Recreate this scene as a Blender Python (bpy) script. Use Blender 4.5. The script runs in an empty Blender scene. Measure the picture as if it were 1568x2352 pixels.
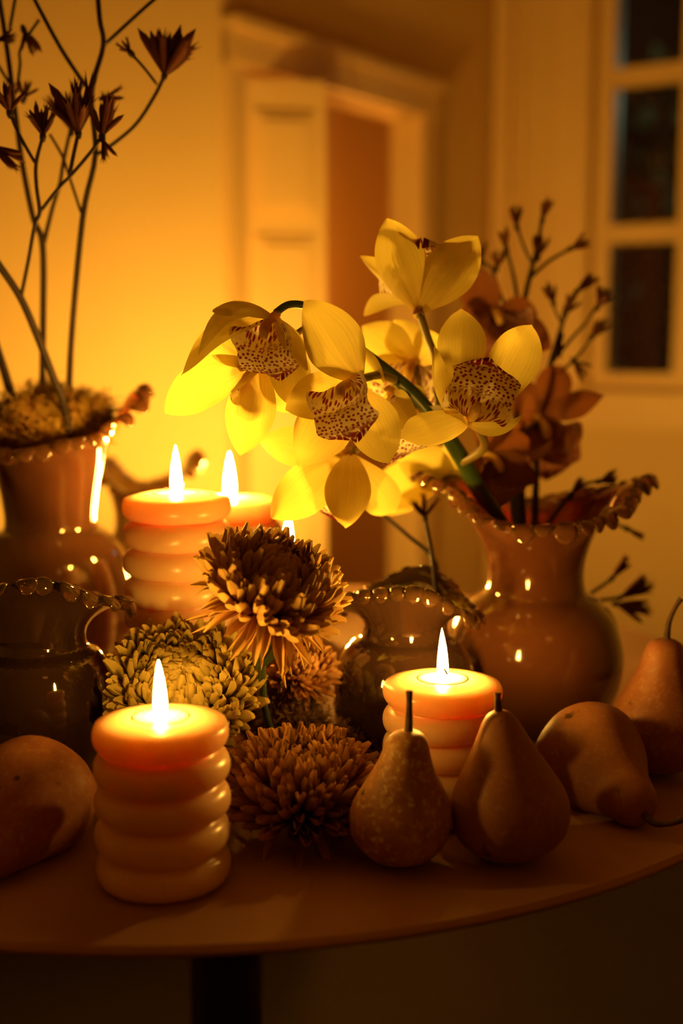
import bpy, math, random
from mathutils import Vector, Matrix, noise

random.seed(7)
SC = bpy.context.scene
COL = SC.collection
PI = math.pi
R_ = math.radians

# ------------------------------------------------------------------ camera
F_PX, PITCH, CAM_H = 2900.0, R_(8.16), 0.298
cam_d = bpy.data.cameras.new('camera')
cam = bpy.data.objects.new('camera', cam_d)
COL.objects.link(cam)
cam.location = (0, 0, CAM_H)
cam.rotation_euler = (R_(90) - PITCH, 0, 0)
cam_d.sensor_fit = 'VERTICAL'
cam_d.sensor_height = 36.0
cam_d.lens = F_PX / 2352 * 36.0
cam_d.clip_start = 0.02
cam_d.dof.use_dof = True
cam_d.dof.focus_distance = 0.765
cam_d.dof.aperture_fstop = 2.9
SC.camera = cam

# ------------------------------------------------------------------ world, light, exposure
w = bpy.data.worlds.new('night')
SC.world = w
w.use_nodes = True
w.node_tree.nodes['Background'].inputs[0].default_value = (0.25, 0.45, 0.5, 1)
w.node_tree.nodes['Background'].inputs[1].default_value = 0.0015
SC.view_settings.view_transform = 'Standard'
SC.view_settings.look = 'None'
SC.view_settings.exposure = 0.0
SC.view_settings.gamma = 1.0
SC.view_settings.use_curve_mapping = False
SC.cycles.use_denoising = True
SC.cycles.sample_clamp_indirect = 3.0
SC.cycles.max_bounces = 10
SC.cycles.diffuse_bounces = 5
SC.cycles.caustics_reflective = False
SC.cycles.caustics_refractive = False

FLAME_L = 1500.0
FLAME_C = (1.0, 0.485, 0.06)
# unseen fill light added for room ambience, behind and above the photographer
ld = bpy.data.lights.new('room_fill_light', 'POINT')
ld.energy = 1.15
ld.color = (1.0, 0.285, 0.035)
ld.shadow_soft_size = 0.15
lo = bpy.data.objects.new('room_fill_light', ld)
COL.objects.link(lo)
lo.location = (0.55, -0.75, 1.25)


# unseen light added outside the window to bring up the shrub
gd = bpy.data.lights.new('garden_fill_light', 'POINT')
gd.energy = 3.0
gd.color = (0.75, 1.0, 0.7)
gd.shadow_soft_size = 0.05
go = bpy.data.objects.new('garden_fill_light', gd)
COL.objects.link(go)
go.location = (1.35, 2.9, 0.9)


# ------------------------------------------------------------------ helpers
def ray(px, py):
    u, v = (px - 784) / F_PX, (py - 1176) / F_PX
    c, s = math.cos(PITCH), math.sin(PITCH)
    return Vector((u, c - v * s, -s - v * c))


def P(px, py, Y):
    """world point at distance Y in front of the lens, seen at that place of the photograph"""
    d = ray(px, py)
    t = Y / d.y
    return Vector((d.x * t, Y, CAM_H + d.z * t))


def X(px, Y):
    return (px - 784) / F_PX * (Y * 1.03)


def M(px, Y):
    return px * Y * 1.02 / F_PX


def mesh(name, verts, faces, smooth=True, uvs=None):
    me = bpy.data.meshes.new(name)
    me.from_pydata([tuple(v) for v in verts], [], faces)
    if uvs:
        ul = me.uv_layers.new(name='UVMap')
        for l in me.loops:
            ul.data[l.index].uv = uvs[l.vertex_index]
    if smooth:
        me.polygons.foreach_set('use_smooth', [True] * len(me.polygons))
    me.update()
    return me


def link(name, me, mat=None, parent=None, loc=None):
    o = bpy.data.objects.new(name, me)
    if mat is not None and me is not None and not me.materials:
        me.materials.append(mat)
    COL.objects.link(o)
    if parent is not None:
        o.parent = parent
    if loc is not None:
        o.location = loc
    return o


def thing(name, loc, label, cat, group=None):
    o = bpy.data.objects.new(name, None)
    o.empty_display_size = 0.02
    COL.objects.link(o)
    o.location = loc
    tag(o, label, cat, group)
    return o


def tag(o, label, cat, group=None, kind=None):
    if label:
        o['label'] = label
    if cat:
        o['category'] = cat
    if group:
        o['group'] = group
    if kind:
        o['kind'] = kind
    return o


def part(name, geo, mat, root, origin=None, smooth=True, parent=None):
    """geo in world coordinates -> child of root (or of a part of root that sits at root's origin)"""
    verts, faces = geo[0], geo[1]
    uvs = geo[2] if len(geo) > 2 else None
    o0 = Vector(origin if origin is not None else root.location)
    me = mesh(name, [Vector(v) - o0 for v in verts], faces, smooth, uvs)
    return link(name, me, mat, parent or root)


def join(*geos):
    V, Fc = [], []
    for g in geos:
        n = len(V)
        V += list(g[0])
        Fc += [tuple(i + n for i in f) for f in g[1]]
    return V, Fc


def interp(keys, t):
    if t <= keys[0][0]:
        return keys[0][1]
    for i in range(len(keys) - 1):
        a, b = keys[i], keys[i + 1]
        if t <= b[0]:
            p0 = keys[i - 1] if i > 0 else a
            p3 = keys[i + 2] if i + 2 < len(keys) else b
            h = b[0] - a[0]
            x = (t - a[0]) / h
            m1 = (b[1] - p0[1]) / max(1e-9, b[0] - p0[0]) * h
            m2 = (p3[1] - a[1]) / max(1e-9, p3[0] - a[0]) * h
            return ((2 * x ** 3 - 3 * x ** 2 + 1) * a[1] + (x ** 3 - 2 * x ** 2 + x) * m1
                    + (-2 * x ** 3 + 3 * x ** 2) * b[1] + (x ** 3 - x ** 2) * m2)
    return keys[-1][1]


def catmull(pts, n=6):
    """smooth polyline through points (tuples of any length)"""
    pts = [tuple(p) for p in pts]
    if len(pts) < 3:
        out = []
        for k in range(n + 1):
            t = k / n
            out.append(tuple(a + (b - a) * t for a, b in zip(pts[0], pts[1])))
        return out
    out = []
    for i in range(len(pts) - 1):
        p0 = pts[max(0, i - 1)]
        p1, p2 = pts[i], pts[i + 1]
        p3 = pts[min(len(pts) - 1, i + 2)]
        for k in range(n):
            t = k / n
            out.append(tuple(0.5 * (2 * b + (c - a) * t + (2 * a - 5 * b + 4 * c - d) * t * t
                                    + (3 * b - a - 3 * c + d) * t ** 3)
                             for a, b, c, d in zip(p0, p1, p2, p3)))
    out.append(pts[-1])
    return out


def frame_of(d, hint=Vector((0, 0, 1))):
    d = d.normalized()
    x = d.cross(hint)
    if x.length < 1e-4:
        x = d.cross(Vector((1, 0, 0)))
    x.normalize()
    return x, x.cross(d).normalized()


def tube(pts, sides=8, n=5, cap=True):
    """pts: (x,y,z,r)"""
    ps = catmull(pts, n)
    V, Fc = [], []
    c = [Vector(p[:3]) for p in ps]
    xv = None
    for i, p in enumerate(ps):
        d = (c[min(i + 1, len(c) - 1)] - c[max(i - 1, 0)]).normalized()
        if xv is None:
            xv, yv = frame_of(d)
        else:
            xv = (xv - d * xv.dot(d)).normalized()
            yv = d.cross(xv)
        for k in range(sides):
            a = 2 * PI * k / sides
            V.append(c[i] + (xv * math.cos(a) + yv * math.sin(a)) * p[3])
    for i in range(len(ps) - 1):
        for k in range(sides):
            k2 = (k + 1) % sides
            Fc.append((i * sides + k, i * sides + k2, (i + 1) * sides + k2, (i + 1) * sides + k))
    if cap:
        Fc.append(tuple(range(sides))[::-1])
        Fc.append(tuple(range((len(ps) - 1) * sides, len(ps) * sides)))
    return V, Fc


def lathe(profile, seg=64, loc=(0, 0, 0), fn=None):
    """profile: list of (r,z); r==0 closes; fn(x,y,z,a,i)->Vector displaces"""
    V, Fc, rows = [], [], []
    for i, (r, z) in enumerate(profile):
        if r < 1e-7:
            V.append(Vector((0, 0, z)))
            rows.append([len(V) - 1])
        else:
            row = []
            for k in range(seg):
                a = 2 * PI * k / seg
                p = Vector((r * math.cos(a), r * math.sin(a), z))
                if fn:
                    p = fn(p, a, i)
                V.append(p)
                row.append(len(V) - 1)
            rows.append(row)
    for i in range(len(rows) - 1):
        A, B = rows[i], rows[i + 1]
        if len(A) == 1 and len(B) == 1:
            continue
        for k in range(seg):
            k2 = (k + 1) % seg
            if len(A) == 1:
                Fc.append((A[0], B[k2], B[k]))
            elif len(B) == 1:
                Fc.append((A[k], A[k2], B[0]))
            else:
                Fc.append((A[k], A[k2], B[k2], B[k]))
    L = Vector(loc)
    return [v + L for v in V], Fc


def box(a, b, c, o):
    """box from corner o along vectors a,b,c"""
    o = Vector(o)
    V = [o, o + a, o + a + b, o + b, o + c, o + a + c, o + a + b + c, o + b + c]
    Fc = [(0, 3, 2, 1), (4, 5, 6, 7), (0, 1, 5, 4), (1, 2, 6, 5), (2, 3, 7, 6), (3, 0, 4, 7)]
    if a.cross(b).dot(c) < 0:
        Fc = [f[::-1] for f in Fc]
    return V, Fc


# ------------------------------------------------------------------ materials
def new_mat(name):
    m = bpy.data.materials.new(name)
    m.use_nodes = True
    nt = m.node_tree
    nt.nodes.clear()
    out = nt.nodes.new('ShaderNodeOutputMaterial')
    return m, nt, out


def N(nt, typ, **kw):
    n = nt.nodes.new(typ)
    for k, v in kw.items():
        setattr(n, k, v)
    return n


def ramp(nt, fac, stops):
    r = N(nt, 'ShaderNodeValToRGB')
    e = r.color_ramp.elements
    while len(e) < len(stops):
        e.new(0.5)
    for i, (p, c) in enumerate(stops):
        e[i].position = p
        e[i].color = (*c, 1)
    nt.links.new(fac, r.inputs[0])
    return r.outputs[0]


def noise_tex(nt, scale, detail=4, rough=0.5, coord='Object', dist=0.0):
    tc = N(nt, 'ShaderNodeTexCoord')
    n = N(nt, 'ShaderNodeTexNoise')
    n.inputs['Scale'].default_value = scale
    n.inputs['Detail'].default_value = detail
    n.inputs['Roughness'].default_value = rough
    n.inputs['Distortion'].default_value = dist
    nt.links.new(tc.outputs[coord], n.inputs['Vector'])
    return n.outputs['Fac']


def bump(nt, height, strength, dist=0.001):
    b = N(nt, 'ShaderNodeBump')
    b.inputs['Strength'].default_value = strength
    b.inputs['Distance'].default_value = dist
    nt.links.new(height, b.inputs['Height'])
    return b.outputs['Normal']


def pbr(name, c1, c2=None, scale=20, rough=0.6, bumpv=0.0, bscale=None, coat=0.0, sss=0.0,
        sss_r=(0.01, 0.004, 0.001), trans=0.0, ior=1.5, spec=0.5, detail=4):
    m, nt, out = new_mat(name)
    p = N(nt, 'ShaderNodeBsdfPrincipled')
    p.inputs['Roughness'].default_value = rough
    p.inputs['Coat Weight'].default_value = coat
    p.inputs['Coat Roughness'].default_value = 0.03
    p.inputs['Subsurface Weight'].default_value = sss
    p.inputs['Subsurface Radius'].default_value = sss_r
    p.inputs['Subsurface Scale'].default_value = 1.0
    p.inputs['Transmission Weight'].default_value = trans
    p.inputs['IOR'].default_value = ior
    p.inputs['Specular IOR Level'].default_value = spec
    if c2 is None:
        p.inputs['Base Color'].default_value = (*c1, 1)
    else:
        f = noise_tex(nt, scale, detail)
        nt.links.new(ramp(nt, f, [(0.35, c1), (0.65, c2)]), p.inputs['Base Color'])
    if bumpv:
        nt.links.new(bump(nt, noise_tex(nt, bscale or scale, 5), bumpv), p.inputs['Normal'])
    nt.links.new(p.outputs[0], out.inputs[0])
    return m


def petal_mat(name, base, mid, tip, transl=0.4, rough=0.5, stripe=0.25, vary=0.25):
    """thin petal: UV.y runs from base to tip, UV.x across; fine veins, object-to-object variation"""
    m, nt, out = new_mat(name)
    tc = N(nt, 'ShaderNodeTexCoord')
    sep = N(nt, 'ShaderNodeSeparateXYZ')
    nt.links.new(tc.outputs['UV'], sep.inputs[0])
    col = ramp(nt, sep.outputs['Y'], [(0.0, base), (0.45, mid), (1.0, tip)])
    mp = N(nt, 'ShaderNodeMapping')
    mp.inputs['Scale'].default_value = (26, 1.2, 1)
    nt.links.new(tc.outputs['UV'], mp.inputs[0])
    ns = N(nt, 'ShaderNodeTexNoise')
    ns.inputs['Scale'].default_value = 1.0
    ns.inputs['Detail'].default_value = 3
    nt.links.new(mp.outputs[0], ns.inputs['Vector'])
    oi = N(nt, 'ShaderNodeObjectInfo')
    r1 = N(nt, 'ShaderNodeMapRange')
    r1.inputs['To Min'].default_value = 1 - stripe
    r1.inputs['To Max'].default_value = 1 + stripe
    nt.links.new(ns.outputs['Fac'], r1.inputs['Value'])
    r2 = N(nt, 'ShaderNodeMapRange')
    r2.inputs['To Min'].default_value = 1 - vary
    r2.inputs['To Max'].default_value = 1 + vary
    nt.links.new(oi.outputs['Random'], r2.inputs['Value'])
    mu = N(nt, 'ShaderNodeMath', operation='MULTIPLY')
    nt.links.new(r1.outputs[0], mu.inputs[0])
    nt.links.new(r2.outputs[0], mu.inputs[1])
    vm = N(nt, 'ShaderNodeVectorMath', operation='SCALE')
    nt.links.new(col, vm.inputs[0])
    nt.links.new(mu.outputs[0], vm.inputs['Scale'])
    p = N(nt, 'ShaderNodeBsdfPrincipled')
    p.inputs['Roughness'].default_value = rough
    p.inputs['Specular IOR Level'].default_value = 0.12
    nt.links.new(vm.outputs[0], p.inputs['Base Color'])
    t = N(nt, 'ShaderNodeBsdfTranslucent')
    nt.links.new(vm.outputs[0], t.inputs['Color'])
    b = bump(nt, ns.outputs['Fac'], 0.35, 0.0006)
    nt.links.new(b, p.inputs['Normal'])
    mx = N(nt, 'ShaderNodeMixShader')
    mx.inputs[0].default_value = transl
    nt.links.new(p.outputs[0], mx.inputs[1])
    nt.links.new(t.outputs[0], mx.inputs[2])
    nt.links.new(mx.outputs[0], out.inputs[0])
    return m


def lip_mat(name, pale, dark, transl=0.35):
    """orchid lip: maroon stripes towards the throat (UV.y small), dots further out, blotched margin"""
    m, nt, out = new_mat(name)
    tc = N(nt, 'ShaderNodeTexCoord')
    sep = N(nt, 'ShaderNodeSeparateXYZ')
    nt.links.new(tc.outputs['UV'], sep.inputs[0])

    def vor(sx, sy, thr, soft=0.06):
        mp = N(nt, 'ShaderNodeMapping')
        mp.inputs['Scale'].default_value = (sx, sy, 1)
        nt.links.new(tc.outputs['UV'], mp.inputs[0])
        v = N(nt, 'ShaderNodeTexVoronoi')
        v.voronoi_dimensions = '2D'
        v.inputs['Scale'].default_value = 1.0
        v.inputs['Randomness'].default_value = 0.75
        nt.links.new(mp.outputs[0], v.inputs['Vector'])
        mr = N(nt, 'ShaderNodeMapRange')
        mr.inputs['From Min'].default_value = thr + soft
        mr.inputs['From Max'].default_value = thr - soft
        nt.links.new(v.outputs['Distance'], mr.inputs['Value'])
        return mr.outputs[0]
    dots = vor(17, 19, 0.30)
    stripes = vor(22, 4.5, 0.33)
    f = N(nt, 'ShaderNodeMapRange')
    f.inputs['From Min'].default_value = 0.40
    f.inputs['From Max'].default_value = 0.58
    nt.links.new(sep.outputs['Y'], f.inputs['Value'])
    mx = N(nt, 'ShaderNodeMix')
    mx.data_type = 'FLOAT'
    nt.links.new(f.outputs[0], mx.inputs[0])
    nt.links.new(stripes, mx.inputs[2])
    nt.links.new(dots, mx.inputs[3])
    # margin blotches
    big = vor(14, 16, 0.46, 0.05)
    e = N(nt, 'ShaderNodeMapRange')
    e.inputs['From Min'].default_value = 0.80
    e.inputs['From Max'].default_value = 0.90
    nt.links.new(sep.outputs['Y'], e.inputs['Value'])
    mm = N(nt, 'ShaderNodeMath', operation='MULTIPLY')
    nt.links.new(big, mm.inputs[0])
    nt.links.new(e.outputs[0], mm.inputs[1])
    mxx = N(nt, 'ShaderNodeMath', operation='MAXIMUM')
    nt.links.new(mx.outputs[0], mxx.inputs[0])
    nt.links.new(mm.outputs[0], mxx.inputs[1])
    c = N(nt, 'ShaderNodeMix')
    c.data_type = 'RGBA'
    c.inputs[6].default_value = (*pale, 1)
    c.inputs[7].default_value = (*dark, 1)
    nt.links.new(mxx.outputs[0], c.inputs[0])
    p = N(nt, 'ShaderNodeBsdfPrincipled')
    p.inputs['Roughness'].default_value = 0.5
    nt.links.new(c.outputs[2], p.inputs['Base Color'])
    t = N(nt, 'ShaderNodeBsdfTranslucent')
    nt.links.new(c.outputs[2], t.inputs['Color'])
    ms = N(nt, 'ShaderNodeMixShader')
    ms.inputs[0].default_value = transl
    nt.links.new(p.outputs[0], ms.inputs[1])
    nt.links.new(t.outputs[0], ms.inputs[2])
    nt.links.new(ms.outputs[0], out.inputs[0])
    return m


def flame_mat(k=1.0):
    m, nt, out = new_mat('candle_flame')
    e = N(nt, 'ShaderNodeEmission')
    e.inputs[0].default_value = (*FLAME_C, 1)
    e.inputs[1].default_value = FLAME_L * k
    nt.links.new(e.outputs[0], out.inputs[0])
    return m


def pear_mat(name, c1, c2, c3, speck):
    m, nt, out = new_mat(name)
    p = N(nt, 'ShaderNodeBsdfPrincipled')
    f = noise_tex(nt, 28, 6, 0.6)
    base = ramp(nt, f, [(0.3, c1), (0.5, c2), (0.7, c3)])
    f2 = noise_tex(nt, 260, 3, 0.7)
    sp = N(nt, 'ShaderNodeMapRange')
    sp.inputs['From Min'].default_value = 0.52
    sp.inputs['From Max'].default_value = 0.66
    sp.inputs['To Max'].default_value = speck
    nt.links.new(f2, sp.inputs['Value'])
    mx = N(nt, 'ShaderNodeMix')
    mx.data_type = 'RGBA'
    mx.inputs[7].default_value = (0.62, 0.45, 0.16, 1)
    nt.links.new(sp.outputs[0], mx.inputs[0])
    nt.links.new(base, mx.inputs[6])
    # small dark bruises
    f3 = noise_tex(nt, 70, 2, 0.5)
    br = N(nt, 'ShaderNodeMapRange')
    br.inputs['From Min'].default_value = 0.70
    br.inputs['From Max'].default_value = 0.76
    nt.links.new(f3, br.inputs['Value'])
    mx2 = N(nt, 'ShaderNodeMix')
    mx2.data_type = 'RGBA'
    mx2.inputs[7].default_value = (0.07, 0.03, 0.012, 1)
    nt.links.new(br.outputs[0], mx2.inputs[0])
    nt.links.new(mx.outputs[2], mx2.inputs[6])
    nt.links.new(mx2.outputs[2], p.inputs['Base Color'])
    p.inputs['Roughness'].default_value = 0.55
    p.inputs['Specular IOR Level'].default_value = 0.35
    nt.links.new(bump(nt, f2, 0.12, 0.0006), p.inputs['Normal'])
    nt.links.new(p.outputs[0], out.inputs[0])
    return m


MT = {}
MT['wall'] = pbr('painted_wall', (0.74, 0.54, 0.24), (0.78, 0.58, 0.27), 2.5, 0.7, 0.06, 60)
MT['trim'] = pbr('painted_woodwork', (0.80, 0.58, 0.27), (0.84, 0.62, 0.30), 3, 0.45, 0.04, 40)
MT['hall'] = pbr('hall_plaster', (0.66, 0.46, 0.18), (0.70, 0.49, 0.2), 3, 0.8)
MT['floor'] = pbr('dark_boards', (0.010, 0.006, 0.005), (0.014, 0.009, 0.006), 6, 0.6)
MT['table'] = pbr('stone_tabletop', (0.36, 0.20, 0.10), (0.43, 0.25, 0.13), 9, 0.75, 0.08, 120)
MT['leg'] = pbr('dark_metal', (0.03, 0.02, 0.015), None, rough=0.5)
MT['wax'] = pbr('ivory_wax', (0.88, 0.54, 0.30), (0.91, 0.58, 0.33), 30, 0.28, 0.03, 80, sss=1.0,
                sss_r=(0.024, 0.019, 0.013))
MT['pool'] = pbr('melted_wax', (0.97, 0.80, 0.55), None, rough=0.05, sss=0.0, sss_r=(0.014, 0.010, 0.006))
MT['wick'] = pbr('burnt_wick', (0.02, 0.012, 0.01), None, rough=0.9)
MT['flame'] = flame_mat()
MT['flame_edge'] = flame_mat(0.22)
MT['flame_front'] = flame_mat(0.34)
MT['flame_small'] = flame_mat(0.45)
MT['flame_boost'] = flame_mat(2.6)  # boosted flame of the added back candles, brightens the wall
MT['orchid'] = petal_mat('yellow_orchid_petal', (0.74, 0.58, 0.14), (0.84, 0.74, 0.16), (0.84, 0.72, 0.15),
                         0.55, 0.45, 0.20, 0.06)
MT['orchid_shaded'] = petal_mat('shaded_orchid_petal', (0.19, 0.065, 0.02), (0.24, 0.09, 0.025), (0.20, 0.065, 0.02),  # brown-red petals, darkened in the colour in place of shade
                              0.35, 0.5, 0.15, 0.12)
MT['lip'] = lip_mat('spotted_orchid_lip', (1.0, 0.92, 0.62), (0.24, 0.012, 0.04), 0.45)
MT['lip_shaded'] = lip_mat('shaded_orchid_lip', (0.28, 0.13, 0.07), (0.14, 0.015, 0.02))  # darkened copy of the spotted lip, shade put into its colours
MT['column'] = pbr('orchid_column', (0.78, 0.56, 0.12), (0.62, 0.34, 0.08), 90, 0.45, sss=0.4)
MT['green_stem'] = pbr('green_orchid_stem', (0.035, 0.075, 0.014), (0.06, 0.11, 0.02), 40, 0.35)
MT['pale_stem'] = pbr('pale_pedicel', (0.20, 0.19, 0.035), (0.26, 0.17, 0.05), 60, 0.4)
MT['paw_stem'] = pbr('dark_brown_stem', (0.020, 0.010, 0.006), (0.036, 0.018, 0.010), 80, 0.75)
MT['paw'] = petal_mat('dried_red_floret', (0.06, 0.018, 0.010), (0.11, 0.032, 0.015), (0.16, 0.06, 0.025), 0.12, 0.8,
                      0.35, 0.4)
MT['mum_bronze'] = petal_mat('bronze_petal', (0.17, 0.035, 0.014), (0.40, 0.17, 0.045), (0.66, 0.44, 0.13), 0.22, 0.55,
                             0.45, 0.32)
MT['mum_green'] = petal_mat('yellow_green_petal', (0.20, 0.14, 0.025), (0.44, 0.34, 0.07), (0.60, 0.46, 0.13), 0.25,
                            0.55, 0.30, 0.20)
MT['mum_brown'] = petal_mat('brown_petal', (0.14, 0.035, 0.016), (0.34, 0.14, 0.045), (0.50, 0.29, 0.10), 0.2, 0.55,
                            0.40, 0.30)
MT['mum_rose'] = petal_mat('rosy_petal', (0.30, 0.08, 0.03), (0.48, 0.20, 0.07), (0.60, 0.36, 0.14), 0.25, 0.55,
                           0.3, 0.25)
MT['leaf'] = pbr('dark_leaf', (0.02, 0.035, 0.01), (0.035, 0.05, 0.015), 50, 0.5)
MT['moss_brown'] = pbr('brown_moss', (0.11, 0.05, 0.022), (0.24, 0.12, 0.045), 130, 0.9)
MT['moss_gold'] = pbr('golden_moss', (0.50, 0.23, 0.04), (0.80, 0.55, 0.11), 60, 0.9)
MT['milk'] = pbr('milky_amber_glass', (0.145, 0.050, 0.017), (0.185, 0.066, 0.023), 12, 0.10, coat=1.0, sss=0.35,
                 sss_r=(0.02, 0.008, 0.003))
MT['milk2'] = pbr('brown_milky_glass', (0.105, 0.038, 0.016), (0.145, 0.054, 0.02), 10, 0.08, coat=1.0, sss=0.6,
                  sss_r=(0.02, 0.008, 0.003))
MT['smoke'] = pbr('smoky_brown_glass', (0.026, 0.012, 0.007), (0.046, 0.022, 0.011), 18, 0.06, coat=1.0, trans=0.03)
MT['frill_smoke'] = pbr('smoky_clear_glass', (0.30, 0.15, 0.06), None, rough=0.03, trans=0.85, coat=0.5)
MT['frill'] = pbr('amber_clear_glass', (0.45, 0.20, 0.07), None, rough=0.04, trans=0.75, coat=0.5)
MT['back_glass'] = pbr('amber_back_glass', (0.62, 0.38, 0.14), (0.5, 0.28, 0.1), 20, 0.08, coat=1.0, trans=0.5)
MT['russet'] = pear_mat('mottled_russet_skin', (0.22, 0.085, 0.03), (0.38, 0.17, 0.055), (0.55, 0.32, 0.10), 0.95)
MT['pear'] = pear_mat('brown_pear_skin', (0.26, 0.10, 0.036), (0.32, 0.13, 0.045), (0.37, 0.16, 0.055), 0.14)
MT['pear_red'] = pear_mat('reddish_pear_skin', (0.25, 0.09, 0.04), (0.33, 0.12, 0.05), (0.40, 0.175, 0.06), 0.22)
MT['pear_stem'] = pbr('woody_stem', (0.06, 0.03, 0.015), (0.15, 0.08, 0.035), 150, 0.8, 0.3, 200)
MT['glass_pane'] = pbr('window_glass', (0.9, 0.95, 0.95), None, rough=0.0, trans=1.0, ior=1.45)
MT['shrub'] = pbr('garden_leaves', (0.10, 0.16, 0.10), (0.16, 0.24, 0.16), 30, 0.6)

# ------------------------------------------------------------------ room
FLOOR_Z, CEIL_Z = -0.52, 1.75
A_ = Vector((0.56, 0.827, 0)).normalized()      # along the door wall, away from the photographer
B_ = Vector((0.827, -0.56, 0)).normalized()     # along the window wall, towards the right
K = Vector((-0.167, 1.80, 0))
L2 = Vector((-1.95, 1.62, 0))
C = K + A_ * 0.81
RR = C + B_ * 2.7
UP = Vector((0, 0, 1))


def on_plane(px, py, p0, n):
    d = ray(px, py)
    o = Vector((0, 0, CAM_H))
    t = (p0 - o).dot(n) / d.dot(n)
    return o + d * t


def s_of(px, py, p0, d, n):
    q = on_plane(px, py, p0, n)
    return (q - p0).dot(d), q.z


def wall_geo(p0, p1, out, holes=(), th=0.12, z0=FLOOR_Z, z1=CEIL_Z):
    d = (p1 - p0)
    Ln = d.length
    d = d / Ln
    o = out.normalized() * th
    geos = []

    def bx(s0, s1, a, b):
        if s1 - s0 > 1e-5 and b - a > 1e-5:
            geos.append(box(d * (s1 - s0), o, UP * (b - a), p0 + d * s0 + UP * a))
    cur = 0.0
    for (s0, s1, a, b) in sorted(holes):
        bx(cur, s0, z0, z1)
        bx(s0, s1, z0, a)
        bx(s0, s1, b, z1)
        cur = s1
    bx(cur, Ln, z0, z1)
    return join(*geos)


def struct(name, geo, mat, smooth=False, label=None):
    o = link(name, mesh(name, geo[0], geo[1], smooth), mat)
    o['kind'] = 'structure'
    if label:
        o['label'] = label
    return o


def plane_box(x0, x1, y0, y1, z0, z1):
    return box(Vector((x1 - x0, 0, 0)), Vector((0, y1 - y0, 0)), Vector((0, 0, z1 - z0)), (x0, y0, z0))


struct('floor', plane_box(-2.4, 2.9, -2.2, 3.6, FLOOR_Z - 0.1, FLOOR_Z), MT['floor'],
       label='dark wooden floor under the round table')
struct('ceiling', plane_box(-2.4, 2.9, -2.2, 3.6, CEIL_Z, CEIL_Z + 0.1), MT['wall'], label='plain painted ceiling')
struct('wall_left', wall_geo(L2, K + Vector((0.0, 0.0, 0)), Vector((-0.1, 1, 0))), MT['wall'],
       label='cream painted wall lit up by the candles')

# doorway in the wall that runs away to the right
nD = B_
THD = 0.05
sd0, _ = s_of(548, 600, K, A_, nD)
sd1, _ = s_of(752, 600, K, A_, nD)
sd2, _ = s_of(950, 600, K, A_, nD)
_, zt = s_of(560, 165, K, A_, nD)
struct('wall_back', wall_geo(K, C, -B_, [(sd0, sd2, FLOOR_Z, zt)], THD), MT['wall'],
       label='cream wall with the doorway')
TH = 0.12
# casing of the doorway
cw = 0.045
s0c, _ = s_of(492, 600, K, A_, nD)
tr = struct('trim_1', join(
    box(A_ * (sd0 - 0.004), B_ * 0.016, UP * (zt + cw + 0.02 - FLOOR_Z), K + A_ * 0.004 + UP * FLOOR_Z),
    box(A_ * 0.05, B_ * 0.016, UP * (zt + cw - FLOOR_Z), K + A_ * sd2 + UP * FLOOR_Z),
    box(A_ * (sd2 + 0.05 - 0.004), B_ * 0.022, UP * cw, K + A_ * 0.004 + UP * (zt + 0.004)),
    box(A_ * (sd2 + 0.07), B_ * 0.034, UP * 0.014, K + UP * (zt + cw + 0.004)),
), MT['trim'], label='cream moulded casing around the doorway')
# left leaf, half open into the room, its panels catching the candle light
ld_ = Vector((0.965, 0.262, 0)).normalized()
ln_ = Vector((ld_.y, -ld_.x, 0))
hinge = K + A_ * (sd0 + 0.004) + B_ * 0.004
q = on_plane(748, 600, hinge, ln_)
wleaf = (q - hinge).dot(ld_)
dleaf = struct('door_1', box(ld_ * wleaf, -ln_ * 0.022, UP * (zt - FLOOR_Z - 0.014), hinge + UP * (FLOOR_Z + 0.004)), MT['trim'],
               label='half-open cream door leaf with raised panels, lit yellow')


def child_geo(name, geo, mat, par, smooth=False):
    return link(name, mesh(name, geo[0], geo[1], smooth), mat, par)


zz = zt - 0.035
for hgt in (0.16, 0.34, 0.34):
    child_geo('door_panel', join(
        box(ld_ * (wleaf - 0.036), ln_ * 0.006, UP * (hgt - 0.02), hinge + ld_ * 0.018 + UP * (zz - hgt)),
        box(ld_ * (wleaf - 0.060), ln_ * 0.006, UP * (hgt - 0.044), hinge + ld_ * 0.030 + ln_ * 0.006 + UP * (zz - hgt + 0.012))), MT['trim'], dleaf)
    zz -= hgt + 0.012
# dim hall behind the doorway
h0 = K - B_ * 0.50 + A_ * (sd1 - 0.5)
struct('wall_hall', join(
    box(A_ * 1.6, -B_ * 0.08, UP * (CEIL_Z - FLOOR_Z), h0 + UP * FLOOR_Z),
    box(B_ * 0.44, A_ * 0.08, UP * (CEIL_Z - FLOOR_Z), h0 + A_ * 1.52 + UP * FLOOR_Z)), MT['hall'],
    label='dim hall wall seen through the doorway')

hl = bpy.data.lights.new('hall_fill_light', 'POINT')
hl.energy = 4.0  # unseen fill light, added to brighten the wall behind the doorway
hl.color = (1.0, 0.33, 0.03)
hl.shadow_soft_size = 0.05
ho = bpy.data.objects.new('hall_fill_light', hl)
COL.objects.link(ho)
ho.location = K - B_ * 0.24 + A_ * (sd2 + 0.16) + UP * 0.40

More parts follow.
